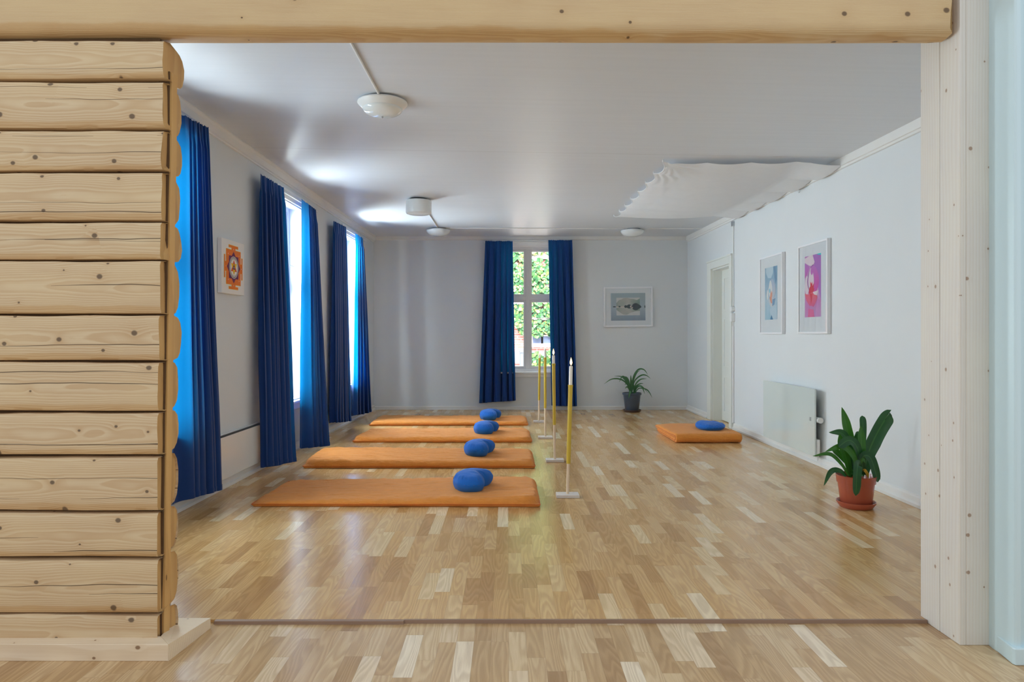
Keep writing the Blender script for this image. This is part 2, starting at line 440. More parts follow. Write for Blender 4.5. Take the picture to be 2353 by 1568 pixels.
# baseboards
def baseb(name, p0, p1, nrm, prof):
    mb = MB(); n = Vector((nrm[0], nrm[1], 0))
    mb.prism(prof, lambda q: (p0[0] + n.x * q[0], p0[1] + n.y * q[0], q[1]), lambda q: (p1[0] + n.x * q[0], p1[1] + n.y * q[0], q[1]))
    return struct(mb.build(name, M['trim']))
bp = [(0, 0.001), (0.034, 0.001), (0.034, 0.022), (0.020, 0.034), (0.018, 0.066), (0.010, 0.078), (0, 0.080)]
baseb('baseboard_left', (LWX(2.75), 2.75), (LWX(10.8), 10.80), (1, 0), bp)
baseb('baseboard_back', (LWX(10.8), BWY), (RWX, BWY), (0, -1), [(0, 0.001), (0.02, 0.001), (0.02, 0.048), (0.012, 0.056), (0, 0.058)])
for nme, ya, yb in (('baseboard_right', 2.93, 8.58), ('baseboard_right_far', 9.69, 10.80)):
    baseb(nme, (RWX, ya), (RWX, yb), (-1, 0), bp)

# ------------------------------------------------------------------ windows
def window(name, w, z0, z1, zt, parent_loc, rz, depth, sillh, casing=0.11, latch=True):
    """local frame: x along the wall 0..w, y into the wall (outdoors +), z up"""
    r = empty(name, parent_loc, rz); struct(r)
    y0, y1 = depth - 0.055, depth
    fr = 0.05
    mb = MB().box(0, fr, y0, y1, z0, z1).box(w - fr, w, y0, y1, z0, z1).box(fr, w - fr, y0, y1, z1 - fr, z1).box(fr, w - fr, y0, y1, z0, z0 + fr)
    mb.build('window_frame', M['winpaint'], r, bevel=0.003)
    m = w / 2
    MB().box(m - 0.03, m + 0.03, y0 - 0.004, y1, z0 + fr, z1 - fr).build('mullion', M['winpaint'], r, bevel=0.004)
    MB().box(fr, m - 0.03, y0 - 0.002, y1, zt - 0.03, zt + 0.03).box(m + 0.03, w - fr, y0 - 0.002, y1, zt - 0.03, zt + 0.03).build('transom', M['winpaint'], r, bevel=0.004)
    sb = 0.036
    for (xa, xb) in ((fr, m - 0.03), (m + 0.03, w - fr)):
        for (za, zb) in ((z0 + fr, zt - 0.03), (zt + 0.03, z1 - fr)):
            mb = MB().box(xa, xa + sb, y0 + 0.012, y1 - 0.008, za, zb).box(xb - sb, xb, y0 + 0.012, y1 - 0.008, za, zb)
            mb.box(xa + sb, xb - sb, y0 + 0.012, y1 - 0.008, zb - sb, zb).box(xa + sb, xb - sb, y0 + 0.012, y1 - 0.008, za, za + sb)
            s = mb.build('sash', M['winpaint'], r, bevel=0.003)
            MB().box(xa + sb - 0.004, xb - sb + 0.004, y0 + 0.028, y0 + 0.031, za + sb - 0.004, zb - sb + 0.004).build('pane', M['glass'], s)
    for zz in (z0 + 0.32, zt - 0.2, zt + 0.22, z1 - 0.3):
        MB().box(m - 0.028, m + 0.028, y0 - 0.014, y0 - 0.004, zz - 0.006, zz + 0.006).tube([(m + 0.01, y0 - 0.012, zz), (m + 0.012, y0 - 0.03, zz - 0.03)], 0.004).build('latch', M['whiteplastic'], r)
    # lining boards of the reveal, casing on the room side, sill board
    mb = MB().box(-0.002, 0.012, 0.0, y0, z0, z1).box(w - 0.012, w + 0.002, 0.0, y0, z0, z1).box(0.012, w - 0.012, 0.0, y0, z1 - 0.012, z1 + 0.002).box(0.012, w - 0.012, 0, y0, z0 - 0.002, z0 + 0.012)
    mb.build('window_lining', M['winpaint'], r)
    c = casing
    mb = MB().box(-c, 0, -0.022, -0.0005, z0 - sillh, z1 + c).box(w, w + c, -0.022, -0.0005, z0 - sillh, z1 + c).box(0, w, -0.022, -0.0005, z1, z1 + c)
    mb.box(-c, 0.0, -0.03, -0.022, z1 + c - 0.025, z1 + c).box(0, w, -0.03, -0.022, z1 + c - 0.025, z1 + c).box(w, w + c, -0.03, -0.022, z1 + c - 0.025, z1 + c)
    mb.build('window_casing', M['winpaint'], r, bevel=0.003)
    MB().box(-0.02, w + 0.02, -0.05, 0.0, z0 - 0.025, z0).box(0, w, -0.024, -0.0005, z0 - sillh, z0 - 0.025).build('window_sill', M['winpaint'], r, bevel=0.004)
    return r
for k, (a, b) in enumerate(WIN_S):
    window('window_%d' % (k + 1), b - a, WZ0, WZ1, 1.70, (LWX(a) , a, 0), PI / 2 - math.atan(SLOPE), 0.18, 0.09, casing=0.10)
window('window_4', BX1 - BX0, BZ0, BZ1, 1.772, (BX0, BWY, 0), 0.0, 0.13, 0.08, casing=0.09)

# ------------------------------------------------------------------ log partition in the foreground
lw = empty('wall_front', (-1.9, 2.65, 0)); struct(lw)
ys = [88, 182, 296, 394, 508, 598, 723, 831, 948, 1050, 1178, 1286, 1414, 1490]
kz = 2.57 / FPX
zs = [H - (y - CY) * kz for y in ys]
zs[-1] = -0.008
XL, XE = -2.75, -1.306
def log_mesh(z0, z1, seed, x0=XL, x1=XE, nxs=110, yf=2.572, yb=2.735, endtilt=None, mats=None, name='log', parent=None, beam=False):
    h = z1 - z0; zc = (z0 + z1) / 2
    prof = []                                       # (y offset from the middle, z offset 0..1 from the bottom)
    g = 0.003 / h
    t = yb - yf
    front = [(0.024, g), (0.007, 0.035), (0.0, 0.11), (0.0, 0.30), (0.0, 0.45), (0.0, 0.6), (0.0, 0.75), (0.0, 0.90), (0.007, 0.972), (0.024, 1 - g)]
    back = [(t - 0.062, 1 - g * 0.6), (t - 0.030, 0.95), (t - 0.010, 0.84), (t, 0.62), (t, 0.38), (t - 0.010, 0.16), (t - 0.030, 0.05), (t - 0.062, g * 0.6)]
    if beam:
        front = [(0.055, 0.0), (0.020, 0.025), (0.004, 0.075), (0.0, 0.16)] + front[3:]
        back = back[:-3] + [(t - 0.006, 0.16), (t - 0.03, 0.06), (t - 0.075, 0.005)]
    prof = front + back; n = len(prof)
    vs = []; fs = []
    for i in range(nxs + 1):
        f = i / nxs; x = x0 + (x1 - x0) * f
        for j, (py, pz) in enumerate(prof):
            wob = 0.007 * nz(x * 1.7, seed * 3.1, 0.3) + 0.003 * nz(x * 7.0, seed * 1.3, 4.0)
            wob2 = 0.006 * nz(x * 1.4, seed * 5.7, 9.3)
            z = z0 + pz * h + (wob if pz > 0.5 else wob2) * (abs(pz - 0.5) * 2) ** 2
            y = yf + py + 0.0035 * nz(x * 2.2, z * 9, seed) + 0.0018 * nz(x * 9.0, z * 30, seed)
            xx = x
            if i == nxs: xx = x + 0.006 * nz(y * 20, z * 12, seed * 2.2) + (-0.016 if py > 0.1 else 0.0) * (0.8 + nz(seed, 2.2, 0.1)) - (0.012 if py < 0.012 else 0) + (endtilt or 0)
            vs.append((xx + 1.9, y - 2.65, z - zc))
    for i in range(nxs):
        for j in range(n):
            fs.append((i * n + j, (i + 1) * n + j, (i + 1) * n + (j + 1) % n, i * n + (j + 1) % n))
    fs.append(tuple(range(n))); fs.append(tuple(nxs * n + j for j in reversed(range(n))))
    mi = [0] * (len(fs) - 1) + [1]
    o = mesh(name, vs, fs, mats or [M['pine'], M['pineend']], parent, True, (0, 0, zc), mi)
    for p in o.data.polygons:
        if len(p.vertices) > 4: p.use_smooth = False
    bm = bmesh.new(); bm.from_mesh(o.data); bmesh.ops.recalc_face_normals(bm, faces=bm.faces); bm.to_mesh(o.data); bm.free()
    o.data.set_sharp_from_angle(angle=math.radians(50))
    return o
for k in range(13):
    tilt = 0.022 - 0.034 * k / 12
    log_mesh(zs[k + 1] + 0.0015, zs[k] - 0.0015, k * 1.37 + 0.5, endtilt=tilt, parent=lw)
MB().box(XL + 1.9, XE + 1.9 - 0.025, -0.035, 0.045, 0.0, 2.33).build('caulking', paint('caulking_and_gap_shade', S(96, 72, 48), 0.95, 0.2, 20.0), lw)
# sawn key board let into the log ends
kb = MB()
pts = 26
vs = []; fs = []
for i in range(pts + 1):
    z = 0.03 + (2.205 - 0.03) * i / pts
    w = 0.004 * nz(z * 3, 1.1, 0)
    xo = 0.001 - 0.034 * (1 - z / 2.3)
    for (dx, dy) in ((-0.03, -0.020), (0.020, -0.021), (0.020, 0.021), (-0.03, 0.020)):
        vs.append((XE + 1.9 + xo + dx + 0.002 * nz(z * 4, 3, 3), 2.641 - 2.65 + dy + w, z))
for i in range(pts):
    for j in range(4): fs.append((i * 4 + j, i * 4 + (j + 1) % 4, (i + 1) * 4 + (j + 1) % 4, (i + 1) * 4 + j))
fs += [(3, 2, 1, 0), tuple(pts * 4 + j for j in range(4))]
M['key'] = wood('pine_key_board', S(214, 172, 112), S(180, 132, 76), S(110, 78, 48), 'Z', (0.3, 0.1), 0.012, contrast=0.35)
mesh('key_board', vs, fs, M['key'], lw)
gv = []; gf = []  # dark strips standing in for shade in the gaps beside the key board
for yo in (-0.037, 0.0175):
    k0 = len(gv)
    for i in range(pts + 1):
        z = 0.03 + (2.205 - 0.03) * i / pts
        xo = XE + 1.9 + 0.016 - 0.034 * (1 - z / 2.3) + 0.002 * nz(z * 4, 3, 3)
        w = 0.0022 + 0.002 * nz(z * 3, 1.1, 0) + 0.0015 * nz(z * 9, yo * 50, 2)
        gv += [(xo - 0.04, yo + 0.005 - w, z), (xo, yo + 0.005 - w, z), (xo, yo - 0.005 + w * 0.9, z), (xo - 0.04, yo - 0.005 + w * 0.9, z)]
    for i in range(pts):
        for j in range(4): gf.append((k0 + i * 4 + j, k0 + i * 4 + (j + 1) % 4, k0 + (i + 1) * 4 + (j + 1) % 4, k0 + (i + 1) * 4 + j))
mesh('gap_shade', gv, gf, bpy.data.materials['caulking_and_gap_shade'], lw)
# lintel logs over the opening
def lintel(zl, zr, hgt, seed, xr, name):
    o = log_mesh(0.0, hgt, seed, x0=XL, x1=0.0, nxs=150, yf=0.0 + 2.57, yb=2.735, mats=[M['beam'], M['pineend']], name=name, parent=lw, beam=True)
    for v in o.data.vertices:
        f = (v.co.x - 1.9 - XL) / (0 - XL)          # stretch along the span, drifting back and up to the post
        f = max(0.0, f)
        x = XL + (xr - XL) * f
        v.co.x = x + 1.9
        v.co.y += 0.085 * max(0.0, (x + 1.3) / 3.05)
        v.co.z += (zl + (zr - zl) * (x + 1.9) / 3.64) 
    o.data.update(); return o
lintel(2.332, 2.374, 0.27, 31.0, 1.742, 'lintel_log')
lintel(2.602, 2.644, 0.30, 47.0, 1.742, 'lintel_log')
# base moulding around the log wall
bm_ = MB()
bm_.prism([(-2.75, 2.527), (-1.255, 2.527), (-1.312, 2.585), (-2.75, 2.585)], lambda p: (p[0], p[1], -0.012), lambda p: (p[0], p[1], 0.051 if p[1] < 2.55 else 0.056))
struct(bm_.build('trim_8', M['sprucetrim'], bevel=0.002))
v8 = [(-1.255, 2.527, -0.012), (-1.223, 2.812, -0.012), (-1.36, 2.812, -0.012), (-1.312, 2.585, -0.012),
      (-1.255, 2.527, 0.051), (-1.223, 2.812, 0.030), (-1.36, 2.812, 0.030), (-1.312, 2.585, 0.056)]
struct(mesh('trim_9', v8, [(3, 2, 1, 0), (4, 5, 6, 7), (0, 1, 5, 4), (1, 2, 6, 5), (2, 3, 7, 6), (3, 0, 4, 7)], M['sprucetrim']))

# boarded post at the other side of the opening
po = empty('trim_1', (1.80, 2.78, -0.012)); struct(po)
ZT = 2.95
MB().box(-0.040, -0.016, -0.125, -0.001, 0, ZT).build('reveal_board', M['spruce'], po, bevel=0.003)
MB().box(-0.0405, -0.016, 0.001, 0.128, 0, ZT).build('reveal_board', M['spruce'], po, bevel=0.003)
MB().box(-0.016, 0.078, -0.125, -0.101, 0, ZT).build('face_board', M['spruce'], po, bevel=0.003)
MB().box(-0.015, 0.08, -0.100, 0.128, 0, ZT).build('post_core', M['spruce'], po)
struct(MB().box(1.882, 3.4, 2.685, 2.905, -0.012, 2.95).build('wall_front_right', M['wall']))
cs = empty('trim_2', (1.878, 2.68, -0.012)); struct(cs)
mb = MB().prism([(0.0, 0.0), (-0.006, -0.03), (-0.010, -0.05), (-0.012, -0.165), (-0.006, -0.172), (0.01, -0.172), (0.012, -0.166), (0.03, -0.166), (0.032, -0.178), (0.05, -0.178), (0.052, -0.170), (0.40, -0.170), (0.40, 0.0)],
                lambda p: (p[0], p[1], 0.0), lambda p: (p[0], p[1], 2.95))
mb.build('casing_board', M['bluetrim'], cs, bevel=0.002)
MB().prism([(-0.006, -0.045), (-0.026, -0.175), (-0.022, -0.188), (0.40, -0.188), (0.40, -0.045)], lambda p: (p[0], p[1], 0.0), lambda p: (p[0], p[1], 0.062)).build('plinth', M['bluetrim'], cs, bevel=0.004)

# ------------------------------------------------------------------ door
dr = empty('door_1', (RWX, (DY0 + DY1) / 2, 0)); struct(dr)
hw = (DY1 - DY0) / 2
MB().box(0.0, 0.185, hw - 0.02, hw, 0, DZ).box(0.0, 0.185, -hw, -hw + 0.02, 0, DZ).box(0.0, 0.185, -hw + 0.02, hw - 0.02, DZ - 0.02, DZ).build('door_jamb', M['doorpaint'], dr)
mb = MB()
for s in (-1, 1):
    a, b = sorted((s * hw, s * (hw + (0.17 if s > 0 else 0.10))))
    mb.box(-0.030, -0.0005, a, b, 0, DZ + 0.12)
mb.box(-0.030, -0.0005, -hw, hw, DZ, DZ + 0.12).box(-0.040, -0.030, -hw - 0.10, hw + 0.17, DZ + 0.095, DZ + 0.12)
mb.build('door_casing', M['doorpaint'], dr, bevel=0.004)
mb = MB().box(0.125, 0.165, -hw + 0.02, hw - 0.02, 0.008, DZ - 0.02)
leaf = mb.build('door_leaf', M['doorpaint'], dr)
for (za, zb) in ((0.12, 0.62), (0.74, 1.42), (1.52, 1.98)):
    for (ya, yb) in ((-hw + 0.12, -0.05), (0.05, hw - 0.12)):
        m = MB()
        m.box(0.117, 0.125, ya, yb, za, za + 0.02).box(0.117, 0.125, ya, yb, zb - 0.02, zb).box(0.117, 0.125, ya, ya + 0.02, za + 0.02, zb - 0.02).box(0.117, 0.125, yb - 0.02, yb, za + 0.02, zb - 0.02)
        m.build('panel_moulding', M['doorpaint'], leaf)
MB().tube([(0.124, -hw + 0.08, 1.0), (0.09, -hw + 0.08, 1.0), (0.085, -hw + 0.15, 1.0)], 0.008).build('handle', M['steel'], leaf, smooth=True)

# ------------------------------------------------------------------ curtains
M['curtain'] = cloth('blue_curtain', (0.009, 0.045, 0.20, 1), (0.0, 0.18, 0.44, 1), 0.17, 0.8, 1500, 0.15)
def curtain(name, t0, t1, b0, b1, folds, amp_t, amp_b, seed, label, group, flat=0.0, over=0.75):
    t0, t1, b0, b1 = map(Vector, (t0, t1, b0, b1))
    base = Vector(((b0.x + b1.x) / 2, (b0.y + b1.y) / 2, 0.0))
    nu, nv = folds * 12, 64
    rng = random.Random(seed)
    ph = [0.0]
    nf = max(1, round(folds * flat * 0.45)) if flat else 0
    for i in range(folds): ph.append(ph[-1] + (flat / nf if i < nf else rng.uniform(0.6, 1.4) * (1 - flat) / max(1, folds - nf)))
    tot = ph[-1]
    amps = [rng.uniform(0.6, 1.15) for _ in range(folds + 1)]
    for i in range(nf + (1 if nf else 0)): amps[i] = 0.55
    span = (b1 - b0).length
    vs = []; fs = []
    dirh = (t1 - t0); dirh.z = 0; dirh.normalize()
    nrm = Vector((dirh.y, -dirh.x, 0))              # towards the room
    for j in range(nv + 1):
        v = j / nv; ve = v ** 0.9
        for i in range(nu + 1):
            u = i / nu
            # place of this column in fold units (uneven folds)
            q = u * folds; k = min(int(q), folds - 1); f = q - k
            A = amps[k] * (1 - f) + amps[k + 1] * f
            uu = (ph[k] * (1 - f) + ph[k + 1] * f) / tot
            up = uu
            p = t0.lerp(t1, up).lerp(b0.lerp(b1, up), ve)
            amp = (amp_t + (amp_b - amp_t) * min(1, v * 1.6)) * A
            wv = math.cos(2 * PI * q + 0.5 * math.sin(3 * v + seed))
            wv = math.copysign(abs(wv) ** 0.75, wv)
            o = amp * wv + 0.012 * v * nz(u * 3, v * 2, seed)
            fw = span * (ph[k + 1] - ph[k]) / tot
            s = (0.02 if k < nf else 0.13 * over * min(1, 0.35 + v * 2)) * fw * math.sin(4 * PI * q)
            if v < 0.045:                            # gathered heading on the rod
                g = v / 0.045
                ruff = 0.006 * math.sin(2 * PI * q * 2.6 + seed) + 0.004 * math.sin(2 * PI * q * 4.3)
                o = o * (0.35 + 0.65 * g) + ruff * (1 - 0.5 * abs(g - 0.5) * 2)
                if 0.3 < g < 0.75: o *= 0.75
            p = p + nrm * (o - amp_t * 0.5 - (amp_b - amp_t) * 0.9 * min(1, v * 1.6)) + dirh * s
            p.z += (0.006 * math.cos(2 * PI * q) * v + 0.010 * v * nz(u * 2.5, 3.3, seed)) + (0.004 * math.sin(2 * PI * q * 2.6) if j == 0 else 0)
            vs.append(p - base)
    for j in range(nv):
        for i in range(nu):
            k = j * (nu + 1) + i; fs.append((k, k + 1, k + nu + 2, k + nu + 1))
    root = empty(name, base)
    tag(root, label, 'curtain', group)
    mesh('curtain_cloth', vs, fs, M['curtain'], root, True)
    # stitched hem band along the lower edge
    hem = [vs[nv * (nu + 1) + i] + nrm * 0.0 for i in range(nu + 1)]
    hb = MB()
    hv = []; hf = []
    for i in range(nu + 1):
        a = vs[(nv - 1) * (nu + 1) + i]; b = vs[nv * (nu + 1) + i]
        hv += [a + nrm * 0.0025, b + nrm * 0.0025 + Vector((0, 0, -0.001))]
    for i in range(nu): hf.append((2 * i, 2 * i + 2, 2 * i + 3, 2 * i + 1))
    mesh('hem', hv, hf, M['curtain'], root, True)
    return root
def LP(px, py, off):
    y = (2.32 - off) / (SLOPE + (CX - px) / FPX)
    return P(px, py, y)
def LF(px, py, d): return P(px, py, d)
GL, GB = 'blue curtains along the window wall', 'blue curtains at the far window'
# (their lower edges swing out into the room)
curtain('curtain', LP(398, 251, 0.09), LP(480, 293, 0.09), P(394, 1162, 4.32), P(513, 1127, 5.02), 7, 0.020, 0.050, 1.0, 'long blue curtain beside the log wall end, glowing bright where the window is behind it', GL, 0.42, 2.2)
curtain('curtain', LP(600, 399, 0.09), LP(653, 431, 0.09), P(612, 1074, 5.86), P(679, 1063, 6.13), 7, 0.020, 0.050, 2.0, 'dark navy curtain between the wall radiator and the middle bright window gap', GL, 0.0, 2.6)
curtain('curtain', LP(694, 457, 0.09), LP(727, 482, 0.09), P(691, 1030, 6.86), P(757, 1025, 7.12), 6, 0.018, 0.050, 3.0, 'blue curtain glowing cyan down its edge, behind the second orange mat from the front', GL, 0.45, 2.2)
curtain('curtain', LP(768, 508, 0.09), LP(796, 522, 0.09), P(769, 972, 8.16), P(808, 968, 8.75), 6, 0.018, 0.040, 4.0, 'narrow straight navy curtain on the window wall, on the near side of its corner window', GL, 0.0, 2.6)
curtain('curtain', LP(818, 537, 0.09), LP(835, 548, 0.09), P(813, 957, 9.02), P(853, 948, 9.72), 5, 0.018, 0.045, 5.0, 'blue curtain on the window wall closest to the far corner of the room', GL, 0.3, 2.2)
yb = 10.70
curtain('curtain', P(1115, 554, yb), P(1178, 554, yb), P(1101, 927, yb), P(1185, 922, yb - 0.03), 5, 0.018, 0.060, 6.0, 'blue curtain on the far wall, hem hanging above the blue cushion of the last mat', GB, 0.0, 1.8)
curtain('curtain', P(1260, 552, yb), P(1315, 552, yb), P(1267, 933, yb - 0.02), P(1326, 934, yb - 0.02), 4, 0.018, 0.060, 7.0, 'blue curtain on the far wall seen behind the two nearest lit candles', GB, 0.0, 1.8)
# curtain rods
for k, (a, b) in enumerate(WIN_S):
    y0, y1 = a - 0.35, b + (0.02 if k == 0 else 0.40)
    z = 2.635 if k == 0 else 2.565
    r = empty('curtain_rod', (LWX((y0 + y1) / 2) + 0.054, (y0 + y1) / 2, z), -math.atan(SLOPE))
    tag(r, ['thin white curtain rod carrying the curtain beside the log wall', 'thin white curtain rod over the middle window of the long wall', 'thin white curtain rod over the corner window of the long wall'][k], 'curtain rod', 'white curtain rods')
    hl = (y1 - y0) / 2
    MB().tube([(0, -hl, 0), (0, hl, 0)], 0.007, 10).build('rod', M['whiteplastic'], r, smooth=True)
    for yy in (-hl + 0.03, hl - 0.03):
        MB().box(-0.052, 0.0, yy - 0.006, yy + 0.006, -0.006, 0.006).build('bracket', M['whiteplastic'], r)
r = empty('curtain_rod', (0.33, 10.752, 2.645)); tag(r, 'thin white curtain rod over the window of the far wall', 'curtain rod', 'white curtain rods')
MB().tube([(-0.70, 0, 0), (0.70, 0, 0)], 0.007, 10).build('rod', M['whiteplastic'], r, smooth=True)
for xx in (-0.68, 0.68): MB().box(xx - 0.006, xx + 0.006, 0.0, 0.066, -0.006, 0.006).build('bracket', M['whiteplastic'], r)

# ------------------------------------------------------------------ orange mats
M['orange'] = cloth('orange_cotton', S(229, 147, 66), None, 0, 0.9, 1100, 0.7, 0.06, 0.40)
M['orangeseam'] = cloth('orange_seam', S(196, 100, 38), None, 0, 0.9, 1100, 0.2)
GM = 'orange floor mats with blue cushions'
def futon(corners, hL, hR, seed, label):
    fl, frr, br, bl = [Vector((c[0], c[1], 0)) for c in corners]
    c0 = (fl + frr + br + bl) / 4
    root = empty('floor_mat', c0); tag(root, label, 'mat', GM)
    def axis(n, dense):
        a = []
        for i in range(n + 1):
            t = i / n
            a.append(t)
        e = [0, 0.0015, 0.004, 0.008, 0.013, 0.019]
        e = [q * dense for q in e]
        return e + [e[-1] + (1 - 2 * e[-1]) * t for t in a[1:-1]] + [1 - q for q in reversed(e)]
    U = axis(150, 1.0); V = axis(56, 2.6)
    W = (frr - fl).length; D = (bl - fl).length
    def pt(u, v): return (fl.lerp(frr, u)).lerp(bl.lerp(br, u), v)
    def outline(u, v):
        s = 0.010 * nz(u * 5, v * 3, seed) + 0.005 * nz(u * 16, v * 8, seed)
        return s
    vs = []; fs = []
    n1 = len(U); n2 = len(V)
    ze = 0.018
    for v in V:
        for u in U:
            p = pt(u, v)
            eu = min(u, 1 - u) * W; ev = min(v, 1 - v) * D
            e = min(eu, ev)
            if eu < 0.12 and ev < 0.12: e = max(0.0, 0.12 - math.hypot(0.12 - eu, 0.12 - ev) * 1.0) if math.hypot(0.12 - eu, 0.12 - ev) < 0.12 else 0.0
            Hh = (hL + (hR - hL) * u) + 0.010 * nz(u * 3, v * 2, seed + 5)
            RR = 0.045
            f = math.sqrt(max(0.0, 1 - (1 - min(e / RR, 1)) ** 2))
            f = 0.82 * f + 0.18 * min(1, e / 0.18)
            z = ze + (Hh - ze) * f
            wr = 0.0075 * nz(u * W * 4 + v * 3, v * D * 13, seed) + 0.0042 * nz(u * W * 9 + v * 4, v * D * 30, seed) + 0.0040 * max(0, nz(u * 2.3, v * 1.7, seed + 7)) * math.sin(u * W * 21 + v * 30 + 4 * nz(u * 4, v * 4, seed))
            edge = max(0, 1 - e / 0.10)
            wr += 0.0095 * edge * nz(u * W * 20, v * D * 20, seed + 2)
            z += wr * min(1, e / 0.02)
            q = p + (p - c0).normalized() * outline(u, v) * max(0, 1 - e / 0.2)
            vs.append((q.x - c0.x, q.y - c0.y, z))
    for j in range(n2 - 1):
        for i in range(n1 - 1):
            k = j * n1 + i; fs.append((k, k + 1, k + n1 + 1, k + n1))
    # underside: ring tucked in, then flat
    ring = [i for i in range(n1)] + [j * n1 + n1 - 1 for j in range(1, n2)] + [(n2 - 1) * n1 + i for i in range(n1 - 2, -1, -1)] + [j * n1 for j in range(n2 - 2, 0, -1)]
    k0 = len(vs)
    for r in ring:
        x, y, z = vs[r]; l = math.hypot(x, y); q = (l - 0.014) / l
        vs.append((x * q, y * q, 0.0015))
    m = len(ring)
    for i in range(m): fs.append((ring[i], k0 + i, k0 + (i + 1) % m, ring[(i + 1) % m]))
    fs.append(tuple(k0 + i for i in reversed(range(m))))
    mesh('mattress_cover', vs, fs, M['orange'], root, True)
    pts = [Vector(vs[r]) for r in ring[::2]]
    pts.append(pts[0])
    MB().tube([p + Vector((0, 0, 0.001)) for p in pts], 0.0035, 6).build('seam', M['orangeseam'], root, smooth=True)
    return root
mats = [
    (((-1.775, 4.735), (0.228, 4.72), (0.222, 5.47), (-1.755, 5.47)), 0.040, 0.082, 11.0, 'orange floor mat at the front of the row, nearest the log wall opening'),
    (((-1.825, 6.09), (0.248, 6.09), (0.243, 6.82), (-1.86, 6.82)), 0.085, 0.072, 12.0, 'orange floor mat second from the front of the row, paler at its window end'),
    (((-1.710, 7.53), (0.270, 7.53), (0.262, 8.30), (-1.67, 8.30)), 0.070, 0.070, 13.0, 'orange floor mat third from the front of the row'),
    (((-1.805, 8.90), (0.272, 8.93), (0.262, 9.62), (-1.80, 9.62)), 0.060, 0.065, 14.0, 'orange floor mat farthest back, close to the far wall'),
]
for m in mats: futon(*m)

# folded mat by the door wall: one mattress folded double, fold towards the camera
root = empty('folded_floor_mat', (2.215, 7.95, 0)); tag(root, 'orange mat folded in two on the floor near the white door', 'mat')
path = []
yF, yB, th = -0.44, 0.44, 0.050
zb_, zt_ = 0.027, 0.083
for i in range(24): path.append((yB - 0.02 - (yB - yF - 0.05) * i / 23, zb_))
for i in range(1, 12):
    a = PI * i / 12; path.append((yF + 0.03 - 0.030 * math.sin(a), (zb_ + zt_) / 2 - (zt_ - zb_) / 2 * math.cos(a)))
for i in range(24): path.append((yF + 0.03 + (yB - yF - 0.03) * i / 23, zt_))
vs = []; fs = []; W2 = 0.365
ringp = []
for (xa, ta) in [(-1, 0.0), (-0.995, 0.28), (-0.975, 0.46), (-0.93, 0.5)] + [(-0.85 + 0.17 * i, 0.5) for i in range(11)] + [(0.93, 0.5), (0.975, 0.46), (0.995, 0.28), (1, 0.0)]: ringp.append((xa, ta))
ringp = ringp + [(x, -t) for (x, t) in reversed(ringp[1:-1])]
n = len(ringp)
for i, (y, z) in enumerate(path):
    a = path[max(i - 1, 0)]; b = path[min(i + 1, len(path) - 1)]
    ty, tz = b[0] - a[0], b[1] - a[1]; l = math.hypot(ty, tz); ny_, nz_ = tz / l, -ty / l
    endf = 0.35 if i in (0, len(path) - 1) else 1.0
    for (xa, ta) in ringp:
        top = i >= 34
        w = 0.005 * nz(xa * 3, y * 6, 3.0 + (5 if top else 0)) + (0.004 * nz(xa * 9, y * 3, 8.0) if top else 0)
        sag = -0.010 * max(0, 1 - ((xa + 0.95) / 0.35) ** 2) * (1 if top else 0) * min(1, max(0, (y - yF) / 0.2))
        o = ta * th * endf
        slide = 0.0 if not top else -0.02 * min(1, (y - yF))
        skew = -0.02 * (y + 0.44)
        vs.append((xa * W2 + slide + skew + 0.004 * nz(y * 8, z * 5, 2.0), y + ny_ * o, max(0.002, z + nz_ * o + w * (1 if abs(ta) > 0.2 else 0.3) + sag)))
for i in range(len(path) - 1):
    for j in range(n): fs.append((i * n + j, i * n + (j + 1) % n, (i + 1) * n + (j + 1) % n, (i + 1) * n + j))
fs += [tuple(range(n)), tuple((len(path) - 1) * n + j for j in reversed(range(n)))]
o = mesh('mattress_cover', vs, fs, M['orange'], root, True)
bm = bmesh.new(); bm.from_mesh(o.data); bmesh.ops.recalc_face_normals(bm, faces=bm.faces); bm.to_mesh(o.data); bm.free()
for x in (-1, 1):
    pts = [Vector(vs[i * n + (0 if x < 0 else 18)]) + Vector((x * 0.001, 0, 0)) for i in range(0, len(path), 2)]
    MB().tube(pts, 0.0035, 6).build('seam', M['orangeseam'], root, smooth=True)

